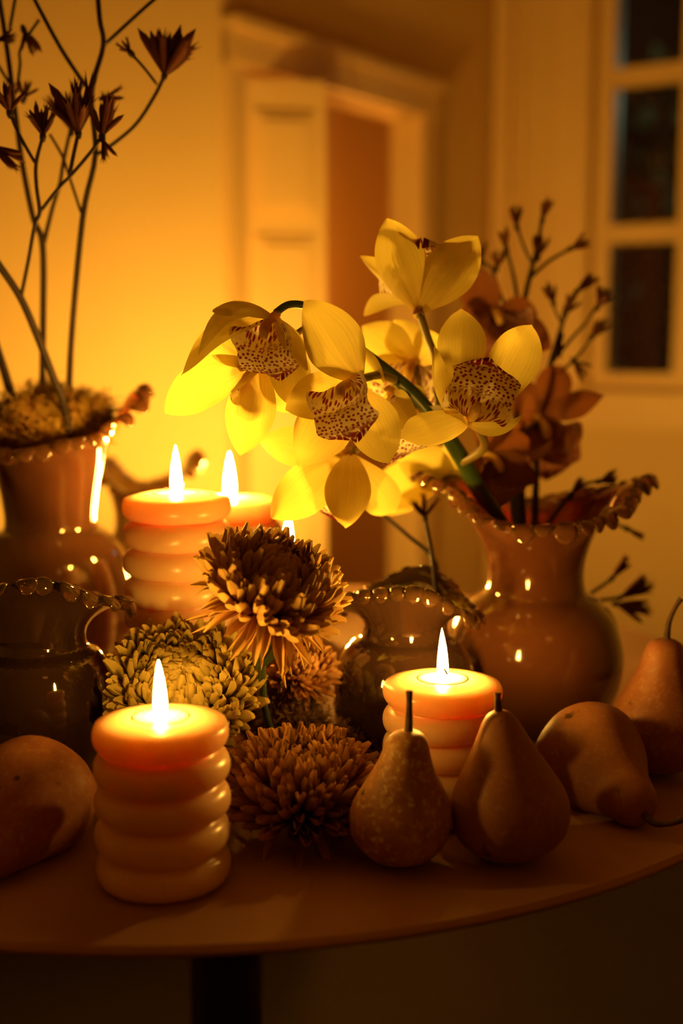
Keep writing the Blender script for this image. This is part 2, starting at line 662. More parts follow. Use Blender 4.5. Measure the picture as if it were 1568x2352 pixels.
# window wall
nW = -A_
ws0, _ = s_of(1393, 500, C, B_, nW)
ws1, _ = s_of(1548, 500, C, B_, nW)
_, r1 = s_of(1470, 858, C, B_, nW)
_, r2 = s_of(1470, 556, C, B_, nW)
_, r2b = s_of(1470, 512, C, B_, nW)
_, r3 = s_of(1470, 192, C, B_, nW)
_, r3b = s_of(1470, 146, C, B_, nW)
pw = ws1 - ws0
mw = abs(r2b - r2)
ncol, cols = 3, []
for i in range(ncol):
    cols.append((ws0 + i * (pw + mw), ws0 + i * (pw + mw) + pw))
rowh = r2b - r1
rows_ = [(r1, r2 - 0.0), (r2b, r3), (r3b, r3b + (r3 - r2b))]
wx0, wx1, wz0, wz1 = ws0 - 0.0, cols[-1][1], r1, rows_[-1][1]
struct('wall_right', wall_geo(C, RR, A_, [(wx0 - 0.03, wx1 + 0.03, wz0 - 0.03, wz1 + 0.03)]), MT['wall'],
       label='cream wall with the night window')


def wr(s, z, t):
    return C + B_ * s - A_ * t + UP * z


win = struct('window_1', join(
    # sash frame inside the opening
    box(B_ * 0.03, A_ * 0.04, UP * (wz1 - wz0 + 0.06), wr(wx0 - 0.03, wz0 - 0.03, -0.015)),
    box(B_ * 0.03, A_ * 0.04, UP * (wz1 - wz0 + 0.06), wr(wx1, wz0 - 0.03, -0.015)),
    box(B_ * (wx1 - wx0), A_ * 0.04, UP * 0.03, wr(wx0, wz0 - 0.03, -0.015)),
    box(B_ * (wx1 - wx0), A_ * 0.04, UP * 0.03, wr(wx0, wz1, -0.015))), MT['trim'],
    label='multi-pane cream sash window, dark night outside')
for i in range(ncol - 1):
    child_geo('mullion', box(B_ * mw, A_ * 0.03, UP * (wz1 - wz0), wr(cols[i][1], wz0, -0.017)), MT['trim'], win)
for (za, zb) in ((r2, r2b), (r3, r3b)):
    for i in range(ncol):
        child_geo('glazing_bar', box(B_ * pw, A_ * 0.03, UP * (zb - za), wr(cols[i][0], za, -0.017)), MT['trim'], win)
for i in range(ncol):
    for (za, zb) in rows_:
        child_geo('pane', box(B_ * pw, A_ * 0.003, UP * (zb - za), wr(cols[i][0], za, -0.035)), MT['glass_pane'], win)
struct('trim_2', join(
    box(B_ * 0.065, -A_ * 0.02, UP * (wz1 - wz0 + 0.06), wr(wx0 - 0.095, wz0 - 0.03, 0)),
    box(B_ * 0.065, -A_ * 0.02, UP * (wz1 - wz0 + 0.06), wr(wx1 + 0.03, wz0 - 0.03, 0)),
    box(B_ * (wx1 - wx0 + 0.19), -A_ * 0.02, UP * 0.065, wr(wx0 - 0.095, wz1 + 0.03, 0))), MT['trim'],
    label='flat cream casing around the window')
struct('trim_3', join(
    box(B_ * (wx1 - wx0 + 0.23), -A_ * 0.05, UP * 0.022, wr(wx0 - 0.115, wz0 - 0.053, 0)),
    box(B_ * (wx1 - wx0 + 0.19), -A_ * 0.02, UP * 0.045, wr(wx0 - 0.095, wz0 - 0.098, 0))), MT['trim'],
    label='projecting cream window sill with apron')
# pilaster strip between corner and window
struct('trim_4', join(box(B_ * 0.03, -A_ * 0.018, UP * (CEIL_Z - FLOOR_Z), wr(0.012, FLOOR_Z, 0)),
                      box(B_ * 0.012, -A_ * 0.010, UP * (CEIL_Z - FLOOR_Z), wr(0.055, FLOOR_Z, 0))), MT['trim'],
       label='slim vertical moulding beside the room corner')
# the rest of the room, behind the photographer
p1, p2 = Vector((RR.x, -1.9, 0)), Vector((-1.95, -1.9, 0))
struct('wall_rear_right', wall_geo(RR, p1, Vector((1, 0, 0))), MT['wall'], label='plain side wall of the room')
struct('wall_rear', wall_geo(p1, p2, Vector((0, -1, 0))), MT['wall'], label='plain rear wall of the room')
struct('wall_rear_left', wall_geo(p2, L2, Vector((-1, 0, 0))), MT['wall'], label='plain wall beside the table')

# ------------------------------------------------------------------ table
TC = Vector((-0.10, 1.029, 0))
TR = 0.45
tb = thing('round_table', (TC.x, TC.y, FLOOR_Z), 'round stone-topped table carrying candles, vases and pears', 'table')
pt = [(0, -0.022), (TR - 0.05, -0.022), (TR - 0.002, -0.006), (TR, -0.004), (TR, -0.0025), (TR - 0.0025, 0), (TR * 0.6, 0), (0, 0)]
part('table_top', lathe(pt, 160, TC), MT['table'], tb, smooth=False)
part('pedestal', lathe([(0, FLOOR_Z + 0.02), (0.05, FLOOR_Z + 0.02), (0.032, FLOOR_Z + 0.06), (0.03, -0.06), (0.09, -0.021),
                        (0, -0.021)], 40, TC), MT['leg'], tb)
part('base_plate', lathe([(0, FLOOR_Z), (0.24, FLOOR_Z), (0.24, FLOOR_Z + 0.012), (0.06, FLOOR_Z + 0.02), (0, FLOOR_Z + 0.02)],
                         64, TC), MT['leg'], tb)


# ------------------------------------------------------------------ candles
def candle(loc, Rr, n, pitch, label, flame_h=0.029, flame_w=0.0036, lean=(0, 0), seed=0, off=(0, 0), fm='flame_small'):
    loc = Vector(loc)
    root = thing('ribbed_candle', loc, label, 'candle', 'lit ribbed pillar candles')
    dep = 0.0085
    prof = [(0, 0), (Rr - dep * 0.9, 0)]
    for k in range(n):
        m = 14
        for j in range(1 if k == 0 else 0, m + 1):
            t = j / m
            if k == n - 1 and t > 0.80:
                break
            if j == 0 and k > 0:
                continue
            c = 2 * t - 1
            r = Rr - dep + dep * max(0.0, 1 - abs(c) ** 2.3) ** 0.55
            prof.append((r, (k + t) * pitch))
    H = n * pitch
    rl = prof[-1][0]
    for q in (0.35, 0.65, 0.85, 1.0):
        a = q * PI / 2
        prof.append((rl - 0.013 * math.sin(a), prof[-1][1] if False else (n - 1 + 0.786) * pitch + 0.0032 * math.sin(a) ** 0.8))
    zt_ = prof[-1][1]
    rp = 0.0155
    prof += [(rp + 0.003, zt_ + 0.0002), (rp, zt_), (0, zt_)]

    def fn(p, a, i):
        k = int(p.z / pitch)
        nz = noise.noise(Vector((math.cos(a) * 1.3 + seed * 3.1, math.sin(a) * 1.3, k * 1.7 + seed)))
        nz2 = noise.noise(Vector((math.cos(a) * 3 + seed, math.sin(a) * 3, p.z * 90)))
        f = 1 + 0.016 * nz + 0.006 * nz2
        dz = 0.0009 * noise.noise(Vector((math.cos(a) * 1.1, math.sin(a) * 1.1 + seed, p.z * 60))) if 0.003 < p.z < zt_ - 0.006 else 0
        return Vector((p.x * f, p.y * f, p.z + dz))
    body = part('wax_body', lathe(prof, 72, loc, fn), MT['wax'], root)
    ctr = loc + Vector((off[0], off[1], 0))
    part('melted_wax', lathe([(0, zt_ - 0.0012), (rp * 1.15, zt_ - 0.0002), (rp * 0.85, zt_ + 0.0004), (0, zt_ + 0.0005)], 40, loc),
         MT['pool'], root)
    wz = zt_ + 0.0004
    x0, y0 = ctr.x, ctr.y
    part('wick', tube([(x0, y0, loc.z + wz - 0.004, 0.0008), (x0, y0, loc.z + wz + 0.004, 0.0008),
                       (x0 + 0.0002, y0 - 0.0030, loc.z + wz + 0.0062, 0.0007), (x0 + 0.0012, y0 - 0.0052, loc.z + wz + 0.0056, 0.0006),
                       (x0 + 0.0024, y0 - 0.0058, loc.z + wz + 0.0034, 0.0006)],
                      6), MT['wick'], root)
    fp = [(0, 0), (0.72, 0.005), (0.93, 0.05), (1.0, 0.15), (0.97, 0.27), (0.86, 0.43), (0.69, 0.60), (0.46, 0.77), (0.22, 0.91), (0, 1.0)]

    def ff(p, a, i):
        t = p.z / flame_h
        return Vector((p.x + lean[0] * t * t, p.y + lean[1] * t * t, p.z))
    fl = lathe([(r * flame_w, z * flame_h) for r, z in fp], 20, (0, 0, 0), ff)
    fl = ([v + Vector((x0, y0, loc.z + wz + 0.0008)) + (Vector((lean[0], lean[1], 0)) if i == len(fl[0]) - 1 else Vector())
           for i, v in enumerate(fl[0])], fl[1])
    part('flame', fl, MT[fm], root)
    return root


CR = 0.0368
candle((X(367, 0.657), 0.657, 0), CR, 5, 0.0187, 'short five-ring lit candle standing alone at the front edge of the table',
       0.030, 0.0037, (-0.0006, 0), 1, fm='flame_edge')
candle((X(1016, 0.755), 0.755, 0), CR, 5, 0.0174, 'short ringed lit candle standing behind the two upright pears',
       0.0305, 0.0036, (-0.0008, 0), 2, fm='flame_front')
candle((X(413, 0.850), 0.850, 0), CR, 10, 0.0190, 'tall ringed lit candle beside the moss-filled vase, behind the yellow-green bloom',
       0.0315, 0.0040, (0, 0), 3)
candle((X(545, 0.965), 0.965, 0), CR, 9, 0.0191, 'tall ringed lit candle half hidden behind another tall candle',
       0.034, 0.0047, (0, 0), 4, (-0.004, 0))
candle((X(662, 1.20), 1.20, 0), CR, 4, 0.0187, 'lit candle hidden behind the bronze chrysanthemum, only its flame showing',
       0.042, 0.0044, (0.001, 0), 5)
candle((X(588, 1.37), 1.37, 0), CR, 4, 0.0187, 'unseen lit candle added at the back of the table to brighten the wall, behind the half-hidden tall candle',
       0.030, 0.0045, (0, 0), 6, fm='flame_boost')  # added candle, out of sight, there to light the wall
candle((X(478, 1.40), 1.40, 0), CR, 4, 0.0187, 'unseen lit candle added at the back of the table to brighten the wall, behind the tall candles and amber vase',
       0.030, 0.0045, (0, 0), 7, fm='flame_boost')  # second added candle, hidden, for more light on the left wall


# ------------------------------------------------------------------ vases
def lobe_mesh():
    V, Fc = [], []
    nu, nv = 8, 6
    for i in range(nv + 1):
        ph = PI * i / nv
        for k in range(nu):
            a = 2 * PI * k / nu
            x = math.sin(ph) * math.cos(a)
            y = math.cos(ph)
            z = math.sin(ph) * math.sin(a)
            # a little shell: flat, arched and drooping at its outer end
            V.append((x * (0.85 + 0.15 * y), y, z * 0.38 - 0.35 * (y + 0.2) ** 2 + 0.25 * x * x))
    for i in range(nv):
        for k in range(nu):
            k2 = (k + 1) % nu
            Fc.append((i * nu + k, i * nu + k2, (i + 1) * nu + k2, (i + 1) * nu + k))
    return V, Fc


LOBE = lobe_mesh()


def vase(name, loc, prof, rim, mat, fmat, label, nlobe=38, lobe=0.0062, th=0.0028, droop=0.5, seed=0):
    """prof: (z, r, w) keys from foot to lip; rim(a) -> (dr, dz) at the lip, blended in by w"""
    loc = Vector(loc)
    root = thing(name, loc, label, 'vase', 'ruffled glass vases')
    zr = [(i / (len(prof) - 1), p) for i, p in enumerate(prof)]
    m = 44
    outer = []
    for j in range(m + 1):
        t = j / m
        outer.append((interp([(a, p[0]) for a, p in zr], t), interp([(a, p[1]) for a, p in zr], t),
                      max(0, interp([(a, p[2]) for a, p in zr], t))))
    inner = []
    for j in range(m, -1, -1):
        z, r, w_ = outer[j]
        if z < 0.006:
            break
        inner.append((z + (0.0006 if j < m else 0.001), max(0.001, r - th), w_))
    seg = 120
    rows = []
    V, Fc = [], []
    allp = outer + [(outer[-1][0] + 0.0015, outer[-1][1] - th * 0.5, 1.0)] + inner
    V.append(loc + Vector((0, 0, 0.001)))
    for (z, r, w_) in allp:
        row = []
        for k in range(seg):
            a = 2 * PI * k / seg
            dr, dz = rim(a)
            wob = 0.010 * noise.noise(Vector((math.cos(a) * 0.9 + seed, math.sin(a) * 0.9, z * 9))) * r
            rr = r + dr * w_ + wob
            V.append(loc + Vector((rr * math.cos(a), rr * math.sin(a), z + dz * w_)))
            row.append(len(V) - 1)
        rows.append(row)
    for k in range(seg):
        Fc.append((0, rows[0][(k + 1) % seg], rows[0][k]))
    for A, Bq in zip(rows[:-1], rows[1:]):
        for k in range(seg):
            k2 = (k + 1) % seg
            Fc.append((A[k], A[k2], Bq[k2], Bq[k]))
    V.append(loc + Vector((0, 0, inner[-1][0])))
    ce = len(V) - 1
    for k in range(seg):
        Fc.append((rows[-1][k], rows[-1][(k + 1) % seg], ce))
    part('glass_body', (V, Fc), mat, root)
    # glass shells melted onto the lip
    me = mesh('frill_shell', [tuple(c for c in v) for v in LOBE[0]], LOBE[1], True)
    me.materials.append(fmat)
    zl, rl, _ = outer[-1]
    rng = random.Random(seed)

    def edge(a):
        dr, dz = rim(a)
        return Vector(((rl + dr) * math.cos(a), (rl + dr) * math.sin(a), zl + dz))
    for q in range(nlobe):
        a = 2 * PI * (q + rng.uniform(-0.12, 0.12)) / nlobe
        p = edge(a)
        tg = (edge(a + 0.02) - edge(a - 0.02)).normalized()
        o = Vector((math.cos(a), math.sin(a), 0))
        y = (o - tg * o.dot(tg)).normalized()
        y = (y * math.cos(droop) - Vector((0, 0, 1)) * math.sin(droop))
        y = (y - tg * y.dot(tg)).normalized()
        z = tg.cross(y)
        if z.z < 0:
            z = -z
            tg = -tg
        s = lobe * rng.uniform(0.85, 1.25)
        rl_ = rng.gauss(0, 0.35)
        y, z = y * math.cos(rl_) + z * math.sin(rl_), z * math.cos(rl_) - y * math.sin(rl_)
        ob = link('frill_shell', me, None, root)
        ob.matrix_local = Matrix.Translation(p + y * s * 0.35) @ Matrix(((tg.x, y.x, z.x, 0), (tg.y, y.y, z.y, 0), (tg.z, y.z, z.z, 0), (0, 0, 0, 1))) \
            @ Matrix.Diagonal((s * 0.95, s * 0.8, s * 0.9, 1))
    return root


# tall milky vase on the right, holding the orchids
VR = Vector((X(1224, 0.93), 0.93, 0))
vase('ruffled_vase', VR,
     [(0, 0.030, 0), (0.003, 0.043, 0), (0.022, 0.060, 0), (0.055, 0.0668, 0), (0.084, 0.060, 0), (0.099, 0.047, 0), (0.106, 0.0375, 0),
      (0.124, 0.0358, 0), (0.142, 0.0405, 0.05), (0.160, 0.053, 0.4), (0.173, 0.068, 0.85), (0.178, 0.079, 1)],
     lambda a: (0.004 * math.cos(4 * a) - 0.005 * math.cos(a) + 0.002 * math.cos(9 * a), 0.014 * math.cos(2 * a + 0.1) - 0.003 * math.cos(a) + 0.003 * math.cos(5 * a + 1)),
     MT['milk'], MT['frill'], 'milky amber glass vase with flared ruffled rim, holding the orchids', 38, 0.0085, seed=11)
# tall vase on the left with moss and branches
VL = Vector((X(128, 1.0), 1.0, 0))
vase('ruffled_vase', VL,
     [(0, 0.034, 0), (0.003, 0.046, 0), (0.035, 0.060, 0), (0.085, 0.0655, 0), (0.120, 0.058, 0), (0.138, 0.044, 0), (0.144, 0.0362, 0),
      (0.165, 0.0375, 0), (0.188, 0.0425, 0.1), (0.210, 0.052, 0.5), (0.224, 0.064, 0.85), (0.230, 0.0745, 1)],
     lambda a: (0.004 * math.cos(3 * a + 1), 0.021 * math.cos(2 * a - 0.25) + 0.004 * math.cos(5 * a)),
     MT['milk2'], MT['frill'], 'brown milky glass vase filled with moss and dark branches', 36, 0.0085, droop=0.3, seed=12)
# small smoky vase, front left
VF = Vector((X(88, 0.795), 0.795, 0))
vase('ruffled_vase', VF,
     [(0, 0.024, 0), (0.003, 0.034, 0), (0.020, 0.044, 0), (0.052, 0.0485, 0), (0.080, 0.0455, 0), (0.092, 0.040, 0), (0.097, 0.0325, 0),
      (0.106, 0.0315, 0), (0.116, 0.036, 0.3), (0.125, 0.046, 0.8), (0.128, 0.0545, 1)],
     lambda a: (0.003 * math.cos(3 * a), -0.013 * math.sin(a - 0.15) - 0.007 * math.cos(2 * a - 0.3) + 0.002 * math.cos(5 * a)),
     MT['smoke'], MT['frill_smoke'], 'small smoky brown glass vase between the round-ended pear and the moss-filled vase', 26, 0.0082, droop=0.2, seed=13)
# small smoky vase, middle
VM = Vector((X(930, 0.85), 0.85, 0))
vase('ruffled_vase', VM,
     [(0, 0.026, 0), (0.003, 0.036, 0), (0.020, 0.047, 0), (0.050, 0.0500, 0), (0.074, 0.0455, 0), (0.086, 0.037, 0), (0.090, 0.0305, 0),
      (0.099, 0.0290, 0), (0.108, 0.033, 0.3), (0.116, 0.040, 0.8), (0.119, 0.0465, 1)],
     lambda a: (0.003 * math.cos(3 * a + 2), -0.011 * math.cos(2 * (a + 0.22)) - 0.003 * math.sin(a) + 0.002 * math.cos(5 * a)),
     MT['smoke'], MT['frill_smoke'], 'small smoky dark glass vase with rippled rim, behind the pear candle', 25, 0.0080, droop=0.8, seed=14)
# amber vase far back
VB = Vector((X(345, 1.22), 1.22, 0))
vase('ruffled_vase', VB,
     [(0, 0.026, 0), (0.003, 0.036, 0), (0.025, 0.047, 0), (0.062, 0.050, 0), (0.092, 0.042, 0), (0.105, 0.032, 0),
      (0.125, 0.031, 0), (0.145, 0.036, 0.3), (0.160, 0.044, 0.8), (0.164, 0.052, 1)],
     lambda a: (0.004 * math.cos(3 * a + 2), 0.016 * math.cos(2 * a) + 0.003 * math.cos(5 * a)),
     MT['back_glass'], MT['frill'], 'amber glass vase standing at the back of the table behind the tall candles', 28, 0.0075, seed=15)


# ------------------------------------------------------------------ pears
def pear(loc, axis, Ln, Rm, mat, label, shape=0, stem_len=0.02, stem_dir=None, seed=0, spin=0.0, bend=0.0):
    """loc = centre of the blossom end on the axis; axis points to the stem"""
    loc = Vector(loc)
    axis = Vector(axis).normalized()
    keys = [[(0, 0.0), (0.015, 0.30), (0.06, 0.60), (0.18, 0.91), (0.33, 1.0), (0.47, 0.92), (0.60, 0.74), (0.72, 0.57), (0.84, 0.46),
             (0.93, 0.38), (0.985, 0.22), (1.0, 0.0)],
            [(0, 0.0), (0.015, 0.32), (0.06, 0.62), (0.17, 0.92), (0.31, 1.0), (0.45, 0.93), (0.58, 0.76), (0.72, 0.56), (0.84, 0.40),
             (0.93, 0.28), (0.985, 0.15), (1.0, 0.0)]][shape]
    x, y = frame_of(axis, Vector((0.3, 0.9, 0.2)))
    base = Vector((loc.x, loc.y, 0))
    root = thing('pear', base, label, 'pear', 'brown pears around the candles')
    seg, m = 40, 44
    V, Fc = [], []
    for j in range(m + 1):
        t = (1 - math.cos(PI * j / m)) / 2
        r = max(0.0, interp(keys, t)) * Rm
        if j in (0, m):
            r = 0
        dip = -0.06 * Ln * math.exp(-(r / (0.16 * Rm)) ** 2) * (1 if t < 0.2 else 0)
        off = x * bend * Ln * t * t
        if r == 0:
            V.append(loc + axis * (t * Ln + (0.03 * Ln if t < 0.2 else -0.01 * Ln)) + off)
            continue
        for k in range(seg):
            a = 2 * PI * k / seg + spin
            nz = 1 + 0.045 * noise.noise(Vector((math.cos(a) * 1.1 + seed * 5, math.sin(a) * 1.1, t * 2.6))) \
                + 0.02 * noise.noise(Vector((math.cos(a) * 2.5 + seed * 2, math.sin(a) * 2.5, t * 6)))
            V.append(loc + axis * (t * Ln) + off + (x * math.cos(a) + y * math.sin(a)) * r * nz)

    def idx(j, k):
        if j == 0:
            return 0
        if j == m:
            return len(V) - 1
        return 1 + (j - 1) * seg + k % seg
    for j in range(m):
        for k in range(seg):
            if j == 0:
                Fc.append((0, idx(1, k + 1), idx(1, k)))
            elif j == m - 1:
                Fc.append((idx(j, k), idx(j, k + 1), idx(m, 0)))
            else:
                Fc.append((idx(j, k), idx(j, k + 1), idx(j + 1, k + 1), idx(j + 1, k)))
    part('fruit', (V, Fc), mat, root)
    tip = loc + axis * Ln + x * bend * Ln
    sd = Vector(stem_dir).normalized() if stem_dir else axis
    q0 = tip - axis * 0.004
    q1 = tip + axis * stem_len * 0.35
    q2 = tip + axis * stem_len * 0.45 + sd * stem_len * 0.35
    q3 = tip + axis * stem_len * 0.35 + sd * stem_len * 0.72
    part('stem', tube([(*q0, 0.0026), (*q1, 0.0020), (*q2, 0.0017), (*q3, 0.0021)], 8), MT['pear_stem'], root)
    # dry blossom remains
    cal = []
    for k in range(5):
        a = 2 * PI * k / 5
        d = x * math.cos(a) + y * math.sin(a)
        cal.append(tube([(*(loc + axis * 0.002 + d * 0.0012), 0.0009), (*(loc - axis * 0.0008 + d * 0.0034), 0.0004)], 5, 2))
    part('calyx', join(*cal), MT['pear_stem'], root)
    return root


pear((X(917, 0.677), 0.677, 0.0015), (0.03, 0.0, 1), 0.0775, 0.0288, MT['russet'],
     'mottled russet pear with a tall upright stem, left of the smooth pear', 0, 0.021, (0.0, 0, 1), 1, bend=-0.04)
pear((X(1190, 0.683), 0.683, 0.0015), (-0.12, 0.04, 1), 0.0865, 0.0336, MT['pear'],
     'smooth brown upright pear with a short stub of stem', 1, 0.009, (0, 0.2, 1), 2)
b3, t3 = P(1338, 1722, 0.785), P(1498, 1838, 0.715)
ax3 = (t3 - b3).normalized()
pear((b3.x - ax3.x * 0.022, b3.y - ax3.y * 0.022, 0.0365), (ax3.x, ax3.y, -0.27), 0.094, 0.0352, MT['pear'],
     'brown pear lying on its side with its stem towards the table edge', 0, 0.024, (0.9, -0.3, 0.25), 3, spin=1)
pear((X(1512, 0.825), 0.825, 0.0015), (0.05, 0.0, 1), 0.093, 0.0335, MT['pear_red'],
     'reddish pear standing at the right behind the lying pear, curved dark stem', 0, 0.027, (0.45, 0, 1), 4)
b5 = P(92, 1815, 0.715)
pear((b5.x + 0.005, b5.y + 0.015, 0.038), (-0.20, -1, -0.30), 0.094, 0.0362, MT['pear_red'],
     'reddish brown pear lying round end up against the left candle', 1, 0.012, (-0.4, -0.6, 0.1), 5)


# ------------------------------------------------------------------ moss
def moss(name, ctr, rad, n, mat, label, seed, ln=0.010, r=0.00055, flat=True):
    rng = random.Random(seed)
    ctr = Vector(ctr)
    V, Fc = [], []

    def twig(p, d, L, rr, lev):
        mid = p + d * L * 0.5 + Vector((rng.gauss(0, 1), rng.gauss(0, 1), rng.gauss(0, 1))) * L * 0.12
        e = p + d * L + Vector((rng.gauss(0, 1), rng.gauss(0, 1), rng.gauss(0, 1))) * L * 0.18
        n0 = len(V)
        for c, q in ((p, rr), (mid, rr * 0.85), (e, rr * 0.4)):
            x, y = frame_of(d, Vector((rng.random(), rng.random(), rng.random())))
            for k in range(3):
                a = 2 * PI * k / 3
                V.append(c + (x * math.cos(a) + y * math.sin(a)) * q)
        for i in range(2):
            for k in range(3):
                k2 = (k + 1) % 3
                Fc.append((n0 + i * 3 + k, n0 + i * 3 + k2, n0 + (i + 1) * 3 + k2, n0 + (i + 1) * 3 + k))
        if lev < 2:
            for _ in range(3 if lev == 0 else 2):
                dd = (d + Vector((rng.gauss(0, 0.7), rng.gauss(0, 0.7), rng.gauss(0, 0.7)))).normalized()
                twig(mid if rng.random() < 0.4 else e, dd, L * 0.62, rr * 0.75, lev + 1)
    for _ in range(n):
        while True:
            d = Vector((rng.gauss(0, 1), rng.gauss(0, 1), rng.gauss(0, 1)))
            if d.length > 0.1:
                d.normalize()
                if not flat or d.z > -0.25:
                    break
        lump = 0.82 + 0.34 * noise.noise(Vector((d.x * 2.2 + seed, d.y * 2.2, d.z * 2.2)))
        q = rng.uniform(0.72, 1.0) * lump
        p = ctr + Vector((d.x * rad[0], d.y * rad[1], d.z * rad[2])) * q
        dd = (d + Vector((rng.gauss(0, 0.6), rng.gauss(0, 0.6), rng.gauss(0, 0.6)))).normalized()
        twig(p - dd * ln * 0.4, dd, ln * rng.uniform(0.6, 1.1), r, 0)
    # dense heart of the clump
    nu, nv = 20, 12
    n0 = len(V)
    for i in range(nv + 1):
        ph = PI * i / nv
        for k in range(nu):
            a = 2 * PI * k / nu
            d = Vector((math.sin(ph) * math.cos(a), math.sin(ph) * math.sin(a), math.cos(ph)))
            q = (0.70 + 0.30 * noise.noise(Vector((d.x * 2.2 + seed, d.y * 2.2, d.z * 2.2)))) \
                * (1 + 0.12 * noise.noise(d * 9))
            V.append(ctr + Vector((d.x * rad[0], d.y * rad[1], d.z * rad[2])) * q)
    for i in range(nv):
        for k in range(nu):
            k2 = (k + 1) % nu
            Fc.append((n0 + i * nu + k, n0 + (i + 1) * nu + k, n0 + (i + 1) * nu + k2, n0 + i * nu + k2))
    o = link(name, mesh(name, [v - ctr for v in V], Fc, True), mat, None, ctr)
    return tag(o, label, 'moss', kind='stuff')


moss('moss_clump', VL + Vector((0.006, -0.002, 0.222)), (0.056, 0.056, 0.036), 1500, MT['moss_gold'],
     'golden moss heaped in the mouth of the branch vase', 21, 0.009, 0.0006)
pm = P(648, 1625, 0.825)
moss('moss_clump', (pm.x, pm.y, 0.032), (0.031, 0.028, 0.036), 1000, MT['moss_brown'],
     'brown curly moss mound under the bronze chrysanthemum', 22, 0.009, 0.00055)
pm = P(772, 1690, 0.80)
moss('moss_clump', (pm.x, pm.y, 0.020), (0.022, 0.020, 0.022), 500, MT['moss_brown'],
     'small brown moss tuft behind the lowest chrysanthemum', 23, 0.007, 0.0005)


# ------------------------------------------------------------------ chrysanthemums
def mum_petal_mesh(name, curl, mat, cup=0.20, width=0.30, blunt=True, nu=7, nv=4):
    V, Fc, UV = [], [], []
    y = z = 0.0
    pw_ = [(0, 0.30), (0.3, 0.62), (0.6, 0.95), (0.8, 1.0), (0.93, 0.84), (1.0, 0.42)] if blunt else \
          [(0, 0.4), (0.3, 0.8), (0.6, 1.0), (0.8, 0.8), (0.93, 0.5), (1.0, 0.12)]
    for i in range(nu + 1):
        t = i / nu
        ang = curl * t * t * 1.2
        if i:
            y += math.cos(ang) / nu
            z += math.sin(ang) / nu
        w_ = width * interp(pw_, t) / 2
        for k in range(nv + 1):
            v = 2 * k / nv - 1
            up = cup * w_ / (width / 2) * v * v * 0.45
            V.append((v * w_ * (1 - 0.12 * v * v), y - up * math.sin(ang), z + up * math.cos(ang)))
            UV.append((k / nv, t))
    for i in range(nu):
        for k in range(nv):
            a = i * (nv + 1) + k
            Fc.append((a, a + 1, a + nv + 2, a + nv + 1))
    me = mesh(name, V, Fc, True, UV)
    me.materials.append(mat)
    return me


